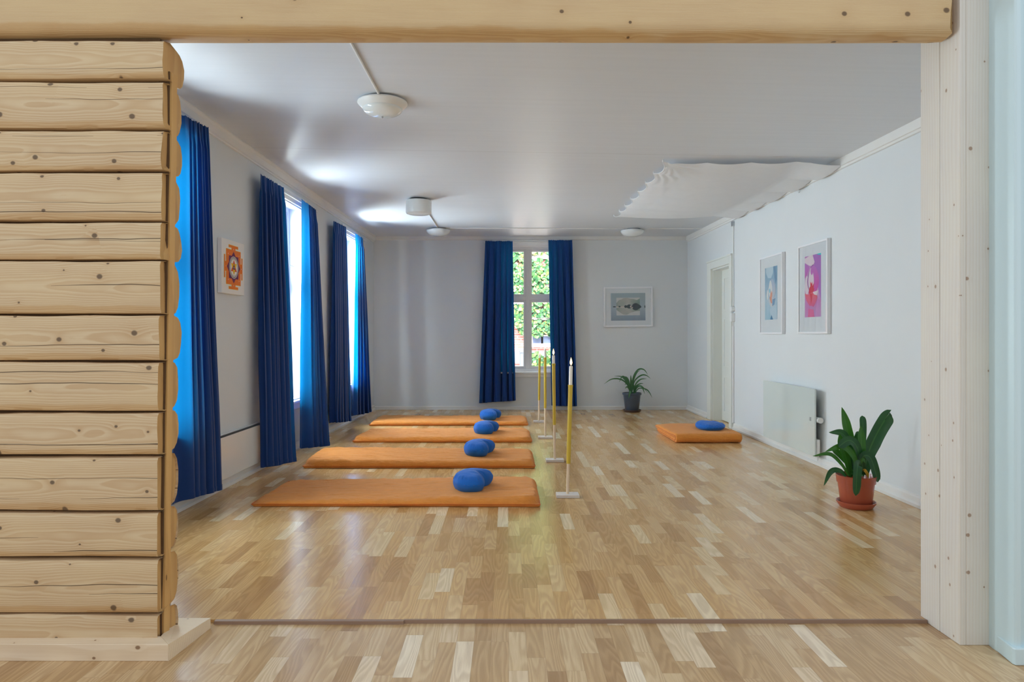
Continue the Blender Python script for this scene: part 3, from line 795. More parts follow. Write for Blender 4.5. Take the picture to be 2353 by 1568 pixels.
# ------------------------------------------------------------------ blue meditation cushions
M['blue'] = cloth('blue_cotton', (0.010, 0.125, 0.50, 1), None, 0, 0.9, 1100, 0.35, 0.05)
M['navy'] = cloth('navy_webbing', (0.012, 0.03, 0.12, 1), None, 0, 0.9, 1100, 0.2)
def cushion_mesh(hgt, ax, ay, dent, seed, flat=False):
    nr, na = 22, 96
    vs = []; fs = []
    zeq = hgt * 0.46
    KN = [(0, .100), (14, .112), (28, .158), (42, .200), (56, .216), (72, .210), (90, .190), (120, .150), (150, .114), (180, .100)]
    def rad(t):
        tt = abs(math.degrees(math.atan2(math.sin(t), math.cos(t))))
        if dent < 0.2:
            r = 1.0 / math.sqrt((math.cos(t) / ax) ** 2 + (math.sin(t) / ay) ** 2)
            return r * (1 - dent * math.exp(-(tt / 30.0) ** 2)) * (1 + 0.03 * math.sin(3 * t + 1))
        for (a0, r0), (a1, r1) in zip(KN, KN[1:]):
            if tt <= a1:
                f = (tt - a0) / (a1 - a0); f = f * f * (3 - 2 * f) * 0.5 + f * 0.5
                return r0 + (r1 - r0) * f
        return KN[-1][1]
    def pos(i, t, top):
        rho = i / nr
        r = rad(t)
        rr = math.sin(rho * PI / 2) ** 0.8
        f = max(0.0, 1 - rr ** 2.7) ** 0.52
        tt = math.atan2(math.sin(t), math.cos(t))
        pl = 0.0075 * math.sin(t * 38 + 2 * nz(t * 3, 1, seed)) * math.exp(-((rr - 0.86) / 0.10) ** 2)
        wr = (0.005 * nz(r * rr * math.cos(t) * 14, r * rr * math.sin(t) * 30, seed) * (2.0 if flat else 1.0)) * f
        z = zeq + ((hgt - zeq) * f * (1.0 if not flat else 1 - 0.25 * math.cos(t) * rr) + wr + pl if top else -(zeq) * min(1, f * 1.5))
        return (r * rr * math.cos(t) - (0.05 if dent > 0.2 else 0.02), r * rr * math.sin(t), max(0.0005, z))
    for top in (True, False):
        base = len(vs)
        vs.append(pos(0, 0, top))
        for i in range(1, nr + 1):
            for j in range(na): vs.append(pos(i, 2 * PI * j / na, top))
        for j in range(na):
            a, b = base + 1 + j, base + 1 + (j + 1) % na
            fs.append((base, a, b) if top else (base, b, a))
        for i in range(1, nr):
            for j in range(na):
                a = base + 1 + (i - 1) * na + j; b = base + 1 + (i - 1) * na + (j + 1) % na
                c = b + na; d = a + na
                fs.append((a, d, c, b) if top else (a, b, c, d))
    me = bpy.data.meshes.new('cushion_cover'); me.from_pydata(vs, [], fs)
    bm = bmesh.new(); bm.from_mesh(me); bmesh.ops.remove_doubles(bm, verts=bm.verts, dist=0.0004); bm.to_mesh(me); bm.free()
    me.materials.append(M['blue'])
    for p in me.polygons: p.use_smooth = True
    return me
cme = cushion_mesh(0.132, 0.155, 0.205, 0.42, 3.0)
strap = MB()
sp = []
for i in range(13):
    a = PI - 0.15 + 1.15 * i / 12
    r = 0.098 + 0.046 * (abs(a - PI) / (PI / 3)) ** 1.3 + 0.001
    sp.append((r * math.cos(a) - 0.05, r * math.sin(a), 0.055 + 0.012 * math.sin(PI * i / 12)))
GC = 'blue crescent cushions on the mats'
def cushion(loc, rz, label, sc=1.0):
    o = empty('meditation_cushion', loc, rz); o.scale = (sc, sc, sc)
    tag(o, label, 'cushion', GC)
    c = bpy.data.objects.new('cushion_cover', cme); COL.objects.link(c); c.parent = o
    mb = MB(); k = []
    for q in sp: k += [Vector(q) + Vector((0, 0, 0.013)), Vector(q) + Vector((0, 0, -0.013))]
    mesh('carry_strap', k, [(2 * i, 2 * i + 2, 2 * i + 3, 2 * i + 1) for i in range(12)], M['navy'], o, True)
    return o
cushion((-0.235, 5.03, 0.066), -0.24, 'blue crescent cushion on the orange mat nearest the log wall')
cushion((-0.245, 6.43, 0.072), -0.24, 'blue crescent cushion on the second orange mat from the front')
cushion((-0.225, 7.84, 0.068), -0.24, 'blue crescent cushion on the third orange mat from the front')
cushion((-0.21, 9.17, 0.060), -0.24, 'blue crescent cushion on the farthest orange mat')
o = empty('meditation_cushion', (2.365, 7.88, 0.105), -0.3); tag(o, 'flattened blue cushion lying on the folded orange mat', 'cushion', GC)
fme = cushion_mesh(0.082, 0.175, 0.22, 0.10, 9.0, True); fo = bpy.data.objects.new('cushion_cover', fme); COL.objects.link(fo); fo.parent = o

# ------------------------------------------------------------------ candle stands
M['pole'] = wood('pale_dowel', S(226, 206, 182), S(206, 180, 150), S(150, 120, 90), 'Z', (0.3, 0.3), 0.012, crack=False, contrast=0.2, kcut=0.99)
M['basewood'] = paint('limed_wood', S(214, 206, 200), 0.6, 0.06, 30.0)
M['yellow'] = paint('yellow_bamboo', S(205, 176, 60), 0.45, 0.06, 12.0)
M['wax'] = paint('white_wax', S(240, 236, 228), 0.4, 0.01)
M['flame'] = emit('candle_flame', (1.0, 0.60, 0.20, 1), 6.0)
def stand(x, y, wb, ysl, ztop, ztipc, lean, label, flame=True, rs=0.0165):
    r = empty('candle_stand', (x, y, 0)); tag(r, label, 'candle stand', 'tall candle stands beside the mats')
    MB().box(-wb / 2, wb / 2, -0.055, 0.055, 0.001, 0.023).build('base', M['basewood'], r, bevel=0.002)
    def at(z): return (lean * z / ztop, 0, z)
    MB().tube([at(0.023), at(ysl + 0.01)], 0.0115, 12).build('pole', M['pole'], r, smooth=True)
    n = 10; pts = [at(ysl + (ztop - ysl) * i / n) for i in range(n + 1)]
    rad = [rs * (0.95 + 0.08 * i / n) for i in range(n)] + [rs * 1.22]
    pts.insert(n, at(ztop - 0.02)); rad.insert(n, rs * 1.05)
    MB().tube(pts, rad, 8).build('bamboo_sleeve', M['yellow'], r)
    mb = MB().tube([at(ztop - 0.02), at(ztipc - 0.006), at(ztipc)], [0.0132, 0.0130, 0.009], 16)
    cd = mb.build('candle', M['wax'], r, smooth=True)
    c = at(ztipc)
    MB().tube([c, (c[0] + 0.001, 0, c[2] + 0.012)], 0.0012, 6).build('wick', M['dark'], cd)
    if flame:
        MB().lathe([(0.0005, 0.0), (0.0070, 0.010), (0.0095, 0.020), (0.0070, 0.034), (0.0030, 0.048), (0.0003, 0.058)], 14, (c[0], c[1], c[2] + 0.004)).build('flame', M['flame'], cd, smooth=True)
    return r
def stand_px(pxb, pyb, pxt, wpx, zsl, zt, zc, label, d):
    x = (pxb - CX) * d / FPX
    stand(x, d, wpx * d / FPX, zsl, zt, zc, (pxt - pxb) * d / FPX, label)
stand_px(1304, 1136, 1311, 52, 0.245, 0.825, 0.965, 'candle stand closest to the camera, with the tallest white candle lit', 5.035)
stand_px(1275, 1058, 1272, 41, 0.345, 0.922, 1.000, 'candle stand second from the camera, candle lit against the dark curtain', 6.43)
stand_px(1253, 1005, 1252.5, 33, 0.347, 0.930, 1.030, 'candle stand third from the camera, candle against the bright window', 7.86)
stand_px(1238, 969, 1240, 25, 0.300, 0.874, 0.920, 'candle stand farthest from the camera, with the shortest white candle', 9.28)

# ------------------------------------------------------------------ ceiling lamps, cables, hung cloth
def dome_lamp(x, y, r, hd, label):
    z = ceil_z(x, y)
    root = empty('ceiling_lamp', (x, y, z)); tag(root, label, 'ceiling lamp', 'white ceiling lamps')
    MB().lathe([(r * 0.55, -0.001), (r * 0.98, -0.012), (r, -0.020), (r * 0.97, -0.026), (r * 0.80, -0.055), (r * 0.76, -0.058)], 48).build('lamp_base', M['whiteplastic'], root, smooth=True)
    pr = [(r * 0.79 * math.cos(a), -0.056 - hd * math.sin(a)) for a in [PI / 2 * i / 12 for i in range(13)]]
    pr[-1] = (0.001, pr[-1][1])
    MB().lathe(pr, 48, cap=False).build('glass_bowl', M['opal'], root, smooth=True)
    MB().lathe([(0.001, -0.056 - hd + 0.002), (0.008, -0.058 - hd), (0.006, -0.068 - hd), (0.001, -0.07 - hd)], 12).build('finial', M['steel'], root, smooth=True)
    return root
dome_lamp(-0.834, 4.56, 0.166, 0.05, 'large white domed lamp on the ceiling nearest the log wall opening')
z = ceil_z(-1.02, 7.85)
root = empty('ceiling_lamp', (-1.02, 7.85, z)); tag(root, 'white drum shaped lamp under the ceiling between two shallow ones', 'ceiling lamp', 'white ceiling lamps')
MB().lathe([(0.10, -0.001), (0.10, -0.02)], 32).build('lamp_base', M['dark'], root, smooth=True)  # dark colour paints in the shadow gap above the drum
MB().lathe([(0.142, -0.020), (0.147, -0.024), (0.147, -0.155), (0.142, -0.168), (0.12, -0.176), (0.001, -0.180)], 48, cap=True).build('drum_shade', M['opal'], root, smooth=True)
def flat_lamp(x, y, r, label):
    z = ceil_z(x, y)
    root = empty('ceiling_lamp', (x, y, z)); tag(root, label, 'ceiling lamp', 'white ceiling lamps')
    MB().lathe([(r * 0.62, -0.001), (r * 0.62, -0.022)], 40).build('lamp_base', M['steel'], root, smooth=True)
    pr = [(r, -0.022)] + [(r * math.cos(a) ** 0.8, -0.026 - 0.085 * math.sin(a)) for a in [PI / 2 * i / 10 for i in range(10)]] + [(0.001, -0.111)]
    MB().lathe(pr, 40).build('glass_bowl', M['opal'], root, smooth=True)
flat_lamp(-1.013, 10.02, 0.175, 'shallow white ceiling lamp behind the drum lamp, close to the far wall')
flat_lamp(1.835, 10.02, 0.170, 'shallow white ceiling lamp alone above the framed landscape picture')
def cable(pts, rad, label, name='ceiling_cable'):
    pts = [Vector((x, y, ceil_z(x, y) - rad)) for x, y in pts]
    o = MB().tube(pts, rad, 6).build(name, M['whiteplastic'], None, smooth=True)
    return tag(o, label, 'cable', 'white ceiling cables')
cable([(-0.84, 2.76), (-0.836, 3.6), (-0.832, 4.40)], 0.008, 'white conduit along the ceiling from the wooden lintel to the large domed lamp')
cable([(-1.02, 7.95), (-1.01, 9.0), (-1.012, 9.9)], 0.007, 'white cable on the ceiling between the drum lamp and a shallow lamp')
cable([(-0.90, 9.93), (0.4, 9.93), (1.74, 9.93)], 0.006, 'long thin white cable across the ceiling between the two shallow lamps')
cable([(1.93, 9.93), (2.4, 9.90), (2.82, 9.88)], 0.006, 'thin white cable from the lamp above the landscape picture to the door wall')

# draped canopy cloth
M['canopy'] = cloth('white_canopy_cotton', S(246, 248, 250), S(240, 244, 248), 0.3, 0.9, 900, 0.10, 0.02)
cl = [(1.348, 5.92), (2.835, 5.79), (2.835, 8.55), (1.36, 8.72)]
root = empty('ceiling_canopy', (2.1, 7.2, ceil_z(2.1, 7.2))); tag(root, 'white cloth sagging under the ceiling, pinned along its edges in scallops', 'cloth')
nu, nv = 90, 110
vs = []; fs = []
for j in range(nv + 1):
    v = j / nv
    for i in range(nu + 1):
        u = i / nu
        a = Vector(cl[0]).lerp(Vector(cl[1]), u); b = Vector(cl[3]).lerp(Vector(cl[2]), u); p = a.lerp(b, v)
        # scallops: pin count per edge
        def scal(t, n, amp): return amp * abs(math.sin(PI * n * t)) ** 0.8
        sl = scal(v, 7, 1.0); sr = scal(v, 5, 1.0); sn = scal(u, 4, 1.0)
        dl, drr, dn, df = u, 1 - u, v, 1 - v
        x, y = p.x, p.y
        x += 0.05 * sl * max(0, 1 - dl * 4.0)
        x -= 0.030 * sr * max(0, 1 - drr * 8.0)
        y += 0.02 * sn * max(0, 1 - dn * 8.0)
        sag = 0.10 * (math.sin(PI * min(1, 0.02 + u * 0.98)) ** 0.8) * (math.sin(PI * (0.02 + 0.93 * v)) ** 0.7)
        sag += 0.035 * sl * max(0, 1 - dl * 6) + 0.05 * sr * max(0, 1 - drr * 5) + 0.012 * sn * max(0, 1 - dn * 6)
        sag += 0.02 * math.sin(PI * u) * max(0, 1 - df * 5)
        fold = 0.010 * math.cos(2 * PI * 7 * v) * math.exp(-u * 3.2)
        fold += 0.008 * math.sin(28 * math.atan2(v + 0.02, u + 0.02)) * math.exp(-(u + v) * 3.5)
        zc = ceil_z(x, y)
        drop = 0.045 * max(0, 1 - drr * 6)             # fixed below the cornice on the wall side
        z = zc - 0.006 - sag - fold * 0.9 - 0.012 - drop
        z = min(z, zc - 0.004)
        vs.append(Vector((x, y, z)) - root.location)
for j in range(nv):
    for i in range(nu):
        k = j * (nu + 1) + i; fs.append((k, k + nu + 1, k + nu + 2, k + 1))
mesh('canopy_cloth', vs, fs, M['canopy'], root, True)
edge = [vs[j * (nu + 1)] for j in range(nv + 1)]
MB().tube(edge, 0.004, 6).build('hem_cord', M['canopy'], root, smooth=True)
for t in range(8):
    e = vs[min(nv, round(nv * t / 7)) * (nu + 1)]
    MB().lathe([(0.006, 0.0), (0.006, 0.02)], 8, e).build('pin', M['whiteplastic'], root)

# hook clip on the cornice
p = P(1837, 425, 6.60)
root = empty('hook', (RWX - 0.03, 6.60, p.z)); tag(root, 'small clear plastic hook clip under the cornice beside the canopy edge', 'hook')
MB().box(-0.006, 0.03, -0.03, 0.03, -0.01, 0.025).build('clip', M['whiteplastic'], root, bevel=0.003)
MB().tube([(0, 0, -0.01), (-0.01, 0, -0.05), (-0.004, 0.01, -0.075), (0.006, 0.012, -0.06)], 0.005).build('hook_arm', M['opal'], root, smooth=True)

# riser conduit with switch beside the door
yc = 8.60
root = empty('switch_conduit', (RWX, yc, 0)); tag(root, 'white vertical conduit with rotary switch and box beside the door casing', 'conduit')
MB().box(-0.022, -0.001, -0.014, 0.014, 0.082, 1.30).build('conduit', M['whiteplastic'], root, bevel=0.002)
MB().tube([(-0.010, 0, 1.50), (-0.010, 0, 2.60)], 0.007, 8).build('cable', M['whiteplastic'], root, smooth=True)
MB().box(-0.045, -0.001, -0.032, 0.032, 1.355, 1.46).build('switch_box', M['whiteplastic'], root, bevel=0.004)
MB().tube([(-0.001, 0, 1.515), (-0.042, 0, 1.515), (-0.048, 0, 1.515)], [0.036, 0.036, 0.03], 20).build('dimmer', M['whiteplastic'], root, smooth=True)
MB().tube([(-0.010, 0, 1.29), (-0.010, 0, 1.37)], 0.007, 8).build('cable', M['whiteplastic'], root, smooth=True)
MB().box(-0.030, -0.001, -0.02, 0.02, 2.56, 2.62).build('cable_clip', M['steel'], root)

# ------------------------------------------------------------------ radiators
M['radglass'] = paint('white_glass_panel', S(208, 218, 216), 0.06, 0.01, 1.0, 0.6)
M['radmetal'] = paint('radiator_enamel', S(226, 228, 226), 0.22, 0.01, 1.0, 0.5)
root = empty('panel_heater', (RWX, 6.78, 0)); tag(root, 'flat white glass panel heater on the door wall behind the potted plant', 'heater')
MB().box(-0.082, -0.068, -0.62, 0.62, 0.092, 0.700).build('glass_panel', M['radglass'], root, bevel=0.002)
MB().box(-0.066, -0.042, -0.56, 0.60, 0.14, 0.66).build('back_box', M['radmetal'], root)
MB().tube([(-0.040, -0.56, 0.42), (-0.040, -0.645, 0.42)], [0.026, 0.026], 20).build('control_knob', M['whiteplastic'], root, smooth=True)
MB().box(-0.064, -0.03, -0.615, -0.5, 0.10, 0.245).build('switch_housing', M['whiteplastic'], root, bevel=0.006)
for yy in (-0.45, 0.45): MB().box(-0.042, -0.001, yy - 0.02, yy + 0.02, 0.2, 0.6).build('bracket', M['steel'], root)
MB().box(-0.0832, -0.0818, -0.548, -0.515, 0.405, 0.440).build('display', paint('grey_display', S(150, 158, 160), 0.3), root)
MB().tube([(-0.05, -0.60, 0.105), (-0.05, -0.605, 0.05), (-0.03, -0.58, 0.02 + 0.07), (-0.012, -0.52, 0.092)], 0.004).build('power_cord', M['whiteplastic'], root, smooth=True)

root = empty('radiator', (LWX(5.575), 5.575, 0), -math.atan(SLOPE)); tag(root, 'low white panel radiator under the yantra picture, between two curtains', 'radiator')
MB().box(0.045, 0.058, -0.455, 0.455, 0.085, 0.410).build('front_panel', M['radmetal'], root, bevel=0.004)
MB().box(0.006, 0.020, -0.455, 0.455, 0.085, 0.425).build('back_panel', M['radmetal'], root, bevel=0.003)
MB().box(0.020, 0.045, -0.44, 0.44, 0.10, 0.395).build('convector', M['dark'], root)
for yy in (-0.452, 0.452): MB().box(0.018, 0.048, yy - 0.004, yy + 0.004, 0.085, 0.412).build('end_cap', M['radmetal'], root)
MB().box(0.019, 0.056, -0.451, 0.451, 0.412, 0.4145).build('top_strip', M['dark'], root, bevel=0.001)  # thin dark strip over the slot between the two panels

# ------------------------------------------------------------------ plants
M['terracotta'] = paint('terracotta_plastic', S(172, 86, 64), 0.2, 0.03, 6.0, 0.5)
M['darkpot'] = paint('dark_glazed_clay', S(74, 84, 98), 0.35, 0.14, 14.0, 0.5)
M['saucerdark'] = paint('brown_glazed_saucer', S(92, 72, 68), 0.35, 0.1, 14.0, 0.5)
M['soil'] = paint('potting_soil', S(62, 48, 36), 0.95, 0.2, 30.0, 0.1, 0.6)
def leafmat(name, c, c2, rough=0.32):
    t = NT(name); v, x, y, z = t.xyz()
    uv = t.n('ShaderNodeUVMap'); sp = t.n('ShaderNodeSeparateXYZ', {0: uv.outputs[0]})
    f = t.math('MULTIPLY', t.noise(v, 14.0, 3.0), 1.0)
    veins = t.math('SINE', t.math('MULTIPLY', sp.outputs[0], 70.0))
    f2 = t.math('ADD', f, t.math('MULTIPLY', veins, 0.06))
    mid = t.math('SUBTRACT', 1.0, t.step(0.01, 0.07, t.math('ABSOLUTE', t.math('SUBTRACT', sp.outputs[0], 0.5))))
    col = t.mix(f2, c, c2)
    col = t.mix(t.math('MULTIPLY', mid, 0.35), col, S(96, 150, 80))
    t.base(col, rough, 0.5)
    tl = t.n('ShaderNodeBsdfTranslucent', {0: t.mix(0.5, col, S(80, 160, 30))})
    mx = t.n('ShaderNodeMixShader', {0: 0.14, 1: t.b.outputs[0], 2: tl.outputs[0]})
    t.t.links.new(mx.outputs[0], t.out.inputs[0])
    return t.m
M['leafdark'] = leafmat('strap_leaf_dark', S(26, 70, 44), S(42, 96, 56))
M['leafmid'] = leafmat('strap_leaf_green', S(44, 100, 34), S(66, 126, 44))
M['leafthin'] = leafmat('thin_leaf', S(42, 84, 56), S(74, 124, 80), 0.4)
M['leafdry'] = leafmat('dry_leaf', S(206, 150, 30), S(222, 176, 60), 0.6)
def leaf(parent, pts, width, mat, tipround=0.5, n=28, nw=8, fold=0.25, twist=0.0, side=None, tiplen=0.25, name='leaf', base=0.55, notch=0.0):
    c = crom(pts, n); vs = []; fs = []; uvs = []
    th = 0.0014
    for i, p in enumerate(c):
        t = i / n
        d = (c[min(i + 1, n)] - c[max(i - 1, 0)]).normalized()
        view = Vector((0.0, -1.0, 0.25)) if side is None else Vector(side)
        u = d.cross(view)
        if u.length < 0.05: u = Vector((1, 0, 0))
        u.normalize(); nn = u.cross(d)
        if twist:
            a = twist * t; u, nn = u * math.cos(a) + nn * math.sin(a), nn * math.cos(a) - u * math.sin(a)
        w = base + (1 - base) * min(1, t / 0.45)
        if t > 1 - tiplen: w *= max(0.0, 1 - ((t - (1 - tiplen)) / tiplen) ** (2.2 if tipround > 0.5 else 1.35)) ** (0.5 if tipround > 0.5 else 0.8)
        w = max(w, 0.02) * width / 2
        for j in range(nw + 1):
            s = j / nw * 2 - 1
            pull = -d * ((notch * 1.6 * max(0.0, 1 - abs(s - 0.15) / 0.4) + notch * 0.7 * max(0.0, s)) * max(0.0, (t - 0.75) / 0.25) ** 1.3) if notch else Vector()
            vs.append(p + pull + u * (w * s) + nn * (w * fold * (abs(s) ** 1.5) + 0.002 * nz(t * 6, s * 2, width * 50)))
            uvs.append((j / nw, t))
    for i in range(n):
        for j in range(nw):
            k = i * (nw + 1) + j; fs.append((k, k + 1, k + nw + 2, k + nw + 1))
    o = mesh(name, vs, fs, mat, parent, True)
    uvl = o.data.uv_layers.new(name='UVMap')
    for lp in o.data.loops: uvl.data[lp.index].uv = uvs[lp.vertex_index]
    return o
D1 = 4.735
pc = Vector(((1967 - CX) * D1 / FPX, D1, 0))
root = empty('potted_strap_leaf_plant', pc); tag(root, 'broad dark leaved plant in a shiny terracotta pot by the door wall', 'potted plant')
MB().lathe([(0.001, 0.018), (0.100, 0.018), (0.102, 0.024), (0.122, 0.044), (0.127, 0.044), (0.127, 0.036), (0.106, 0.004), (0.102, 0.001), (0.001, 0.001)], 48, cap=False).build('saucer', M['terracotta'], root, smooth=True)
MB().lathe([(0.001, 0.0185), (0.096, 0.0185), (0.101, 0.024), (0.117, 0.170), (0.124, 0.172), (0.128, 0.212), (0.131, 0.222), (0.126, 0.224), (0.122, 0.214), (0.114, 0.165), (0.112, 0.160)], 56, cap=False).build('pot', M['terracotta'], root, smooth=True)
MB().lathe([(0.113, 0.178), (0.07, 0.186), (0.001, 0.190)], 32, cap=False).build('soil', M['soil'], root, smooth=True)
def z1(zx, zy, dd=0.0):
    return P(1860 + zx / 5.227, 900 + zy / 5.227, D1 + dd) - pc
def wz(w): return w / 5.227 * D1 / FPX
LV = [
    ([(600, 1010, 0), (500, 900, 0.02), (330, 730, 0.05), (258, 690, 0.06)], 78, 'leafmid', 0.2),
    ([(560, 1000, 0.03), (530, 760, 0.05), (470, 520, 0.06), (388, 188, 0.05)], 112, 'leafmid', 0.1),
    ([(600, 1000, 0.04), (625, 700, 0.06), (642, 450, 0.07), (632, 290, 0.08)], 84, 'leafdark', 0.9),
    ([(650, 1000, 0.03), (715, 720, 0.04), (840, 450, 0.03), (985, 222, 0.0)], 178, 'leafdark', 0.9),
    ([(500, 1010, 0.01), (480, 700, 0.03), (400, 510, 0.03), (232, 492, 0.0)], 92, 'leafdark', 0.2),
    ([(490, 1010, 0.0), (440, 800, -0.01), (385, 640, -0.02), (358, 505, -0.02)], 100, 'leafmid', 0.2),
    ([(630, 1000, -0.01), (628, 760, -0.03), (622, 560, -0.03), (615, 412, -0.02)], 92, 'leafmid', 0.2),
    ([(630, 960, -0.03), (580, 690, -0.06), (480, 588, -0.08), (345, 665, -0.10)], 104, 'leafdark', 0.8),
    ([(610, 980, -0.04), (520, 770, -0.07), (390, 660, -0.08), (188, 724, -0.08)], 74, 'leafmid', 0.2),
    ([(470, 1010, -0.03), (380, 870, -0.04), (240, 752, -0.05), (38, 778, -0.05)], 46, 'leafmid', 0.2),
    ([(440, 1020, -0.05), (360, 952, -0.07), (255, 965, -0.08), (172, 1135, -0.08)], 62, 'leafdark', 0.2),
    ([(480, 1020, 0.0), (485, 880, 0.0), (430, 760, 0.02), (370, 690, 0.03)], 50, 'leafmid', 0.2),
    ([(640, 1000, -0.04), (640, 790, -0.07), (740, 810, -0.08), (822, 1092, -0.08)], 104, 'leafdark', 0.9),
    ([(590, 1000, -0.06), (588, 880, -0.12), (575, 930, -0.17), (556, 1256, -0.172)], 98, 'leafdark', 0.6),
    ([(620, 960, -0.04), (600, 880, -0.06), (640, 820, -0.07), (670, 860, -0.08)], 40, 'leafmid', 0.2),
    ([(600, 1000, 0.05), (560, 640, 0.09), (580, 520, 0.10), (600, 500, 0.12)], 70, 'leafdark', 0.2),
    ([(500, 1030, 0.0), (500, 1000, -0.01), (505, 970, -0.01)], 46, 'leafmid', 0.2),
]
for pts, w, mt, tr in LV:
    side = None
    leaf(root, [z1(*p) for p in pts], wz(w), M[mt], tr, side=side, tiplen=0.16 if tr > 0.5 else (0.2 if tr < 0.15 else 0.32), notch=0.05 if w > 150 else 0.0, n=40 if w > 150 else 28, nw=14 if w > 150 else 8, fold=0.22 if w < 150 else 0.30)
o = leaf(root, [z1(640, 1010, -0.03), z1(655, 945, -0.05), z1(690, 985, -0.06), z1(712, 1045, -0.05)], wz(36), M['leafdry'], 0.2, name='withered_leaf'); o['label'] = 'withered yellow leaf'
MB().tube([z1(640, 1020, -0.03), z1(655, 960, -0.03)], 0.008, 8).build('stem', M['leafmid'], root, smooth=True)

D2 = 10.55
pc2 = Vector(((1452 - CX) * D2 / FPX, D2, 0))
root = empty('potted_grass_plant', pc2); tag(root, 'thin arching leaved plant in a dark glazed pot below the framed landscape', 'potted plant')
MB().lathe([(0.001, 0.014), (0.12, 0.014), (0.136, 0.034), (0.143, 0.034), (0.138, 0.018), (0.122, 0.001), (0.001, 0.001)], 40, cap=False).build('saucer', M['saucerdark'], root, smooth=True)
MB().lathe([(0.001, 0.0145), (0.100, 0.0145), (0.104, 0.022), (0.132, 0.258), (0.144, 0.262), (0.148, 0.278), (0.144, 0.294), (0.134, 0.294), (0.126, 0.255)], 44, cap=False).build('pot', M['darkpot'], root, smooth=True)
MB().lathe([(0.127, 0.258), (0.001, 0.270)], 28, cap=False).build('soil', M['soil'], root, smooth=True)
def z2(zx, zy, dd=0.0): return P(1360 + zx / 4.9, 640 + zy / 4.9, D2 + dd) - pc2
LG = [
    ([(435, 1300, 0), (400, 1200, -.02), (330, 1140, -.06), (225, 1135, -.10), (135, 1192, -.12)], 17),
    ([(435, 1300, .02), (395, 1180, .04), (335, 1110, .06), (250, 1100, .08)], 14),
    ([(435, 1300, -.03), (400, 1160, -.06), (345, 1105, -.10), (308, 1168, -.12)], 19),
    ([(440, 1300, 0), (420, 1180, .01), (395, 1120, .01), (362, 1104, .02)], 17),
    ([(440, 1300, 0), (440, 1200, 0), (440, 1140, 0), (438, 1088, 0)], 22),
    ([(442, 1300, .02), (465, 1120, .03), (520, 1030, .03), (585, 1028, .02), (632, 1088, .01)], 18),
    ([(445, 1300, -.02), (470, 1150, -.04), (505, 1065, -.05), (548, 1032, -.05)], 13),
    ([(450, 1290, .04), (480, 1160, .07), (550, 1095, .10), (610, 1092, .10), (665, 1132, .10)], 16),
    ([(465, 1300, -.02), (490, 1200, -.04), (545, 1140, -.06), (620, 1130, -.07)], 16),
    ([(468, 1300, 0), (495, 1220, -.02), (540, 1188, -.03), (582, 1182, -.03)], 15),
    ([(475, 1300, -.03), (510, 1225, -.08), (560, 1220, -.12), (596, 1302, -.14)], 20),
    ([(480, 1300, .02), (530, 1240, .02), (610, 1250, .0), (650, 1290, -.02), (680, 1348, -.03)], 14),
    ([(435, 1300, -.08), (432, 1270, -.16), (425, 1300, -.17), (412, 1358, -.17)], 24),
    ([(435, 1300, -.03), (415, 1240, -.06), (395, 1222, -.07), (373, 1242, -.08)], 17),
    ([(440, 1300, .02), (415, 1215, .03), (392, 1186, .03), (368, 1200, .04)], 16),
    ([(478, 1300, 0), (470, 1260, 0), (470, 1200, 0), (440, 1140, .03)], 13),
    ([(470, 1300, .03), (500, 1240, .05), (560, 1215, .06), (640, 1300, .05)], 12),
]
for pts, w in LG:
    leaf(root, [z2(*p) for p in pts], w / 4.9 * D2 / FPX, M['leafthin'], 0.2, n=22, nw=4, tiplen=0.45, fold=0.3)

# ------------------------------------------------------------------ pictures
def flat(name, c, rough=0.6): return paint(name, c, rough, 0.03, 9.0, 0.3)
M['frame'] = paint('white_frame_lacquer', S(232, 234, 238), 0.35, 0.01)
M['mount'] = paint('picture_mount', S(222, 228, 232), 0.7, 0.01)
def ell(cx, cy, rx, ry, n=28, rot=0.0, a0=0.0, a1=2 * PI):
    out = []
    for i in range(n):
        a = a0 + (a1 - a0) * i / n
        x, y = rx * math.cos(a), ry * math.sin(a)
        out.append((cx + x * math.cos(rot) - y * math.sin(rot), cy + x * math.sin(rot) + y * math.cos(rot)))
    return out
def framed(loc, rz, w, h, depth, bar, pw, ph, poff, layers, label, roll=0.0, bg=None):
    """local: x across, -y towards the viewer, z up from the bottom edge"""
    root = empty('framed_picture', loc, rz); root.rotation_euler = (0, roll, rz); tag(root, label, 'picture', None)
    mb = MB().box(-w / 2, -w / 2 + bar, -depth, -0.001, 0, h).box(w / 2 - bar, w / 2, -depth, -0.001, 0, h)
    mb.box(-w / 2 + bar, w / 2 - bar, -depth, -0.001, 0, bar).box(-w / 2 + bar, w / 2 - bar, -depth, -0.001, h - bar, h)
    mb.build('frame', M['frame'], root, bevel=0.0015)
    MB().box(-w / 2 + bar, w / 2 - bar, -depth + 0.010, -0.002, bar, h - bar).build('mount', M['mount'], root)
    mb = MB(); mats = []
    x0, zt = -pw / 2, h / 2 + poff + ph / 2
    yy = -depth + 0.0095
    for k, (m, poly) in enumerate(layers):
        if m not in mats: mats.append(m)
        pts = [(x0 + min(1, max(0, u)) * pw, yy - 0.00012 * k, zt - min(1, max(0, v)) * ph) for (u, v) in poly]
        mb.poly(pts, mats.index(m))
    mb.build('print', mats, root, fix=False)
    MB().box(-w / 2 + bar - 0.001, w / 2 - bar + 0.001, -depth + 0.003, -depth + 0.005, bar - 0.001, h - bar + 0.001).build('picture_glass', M['picglass'], root)
    return root
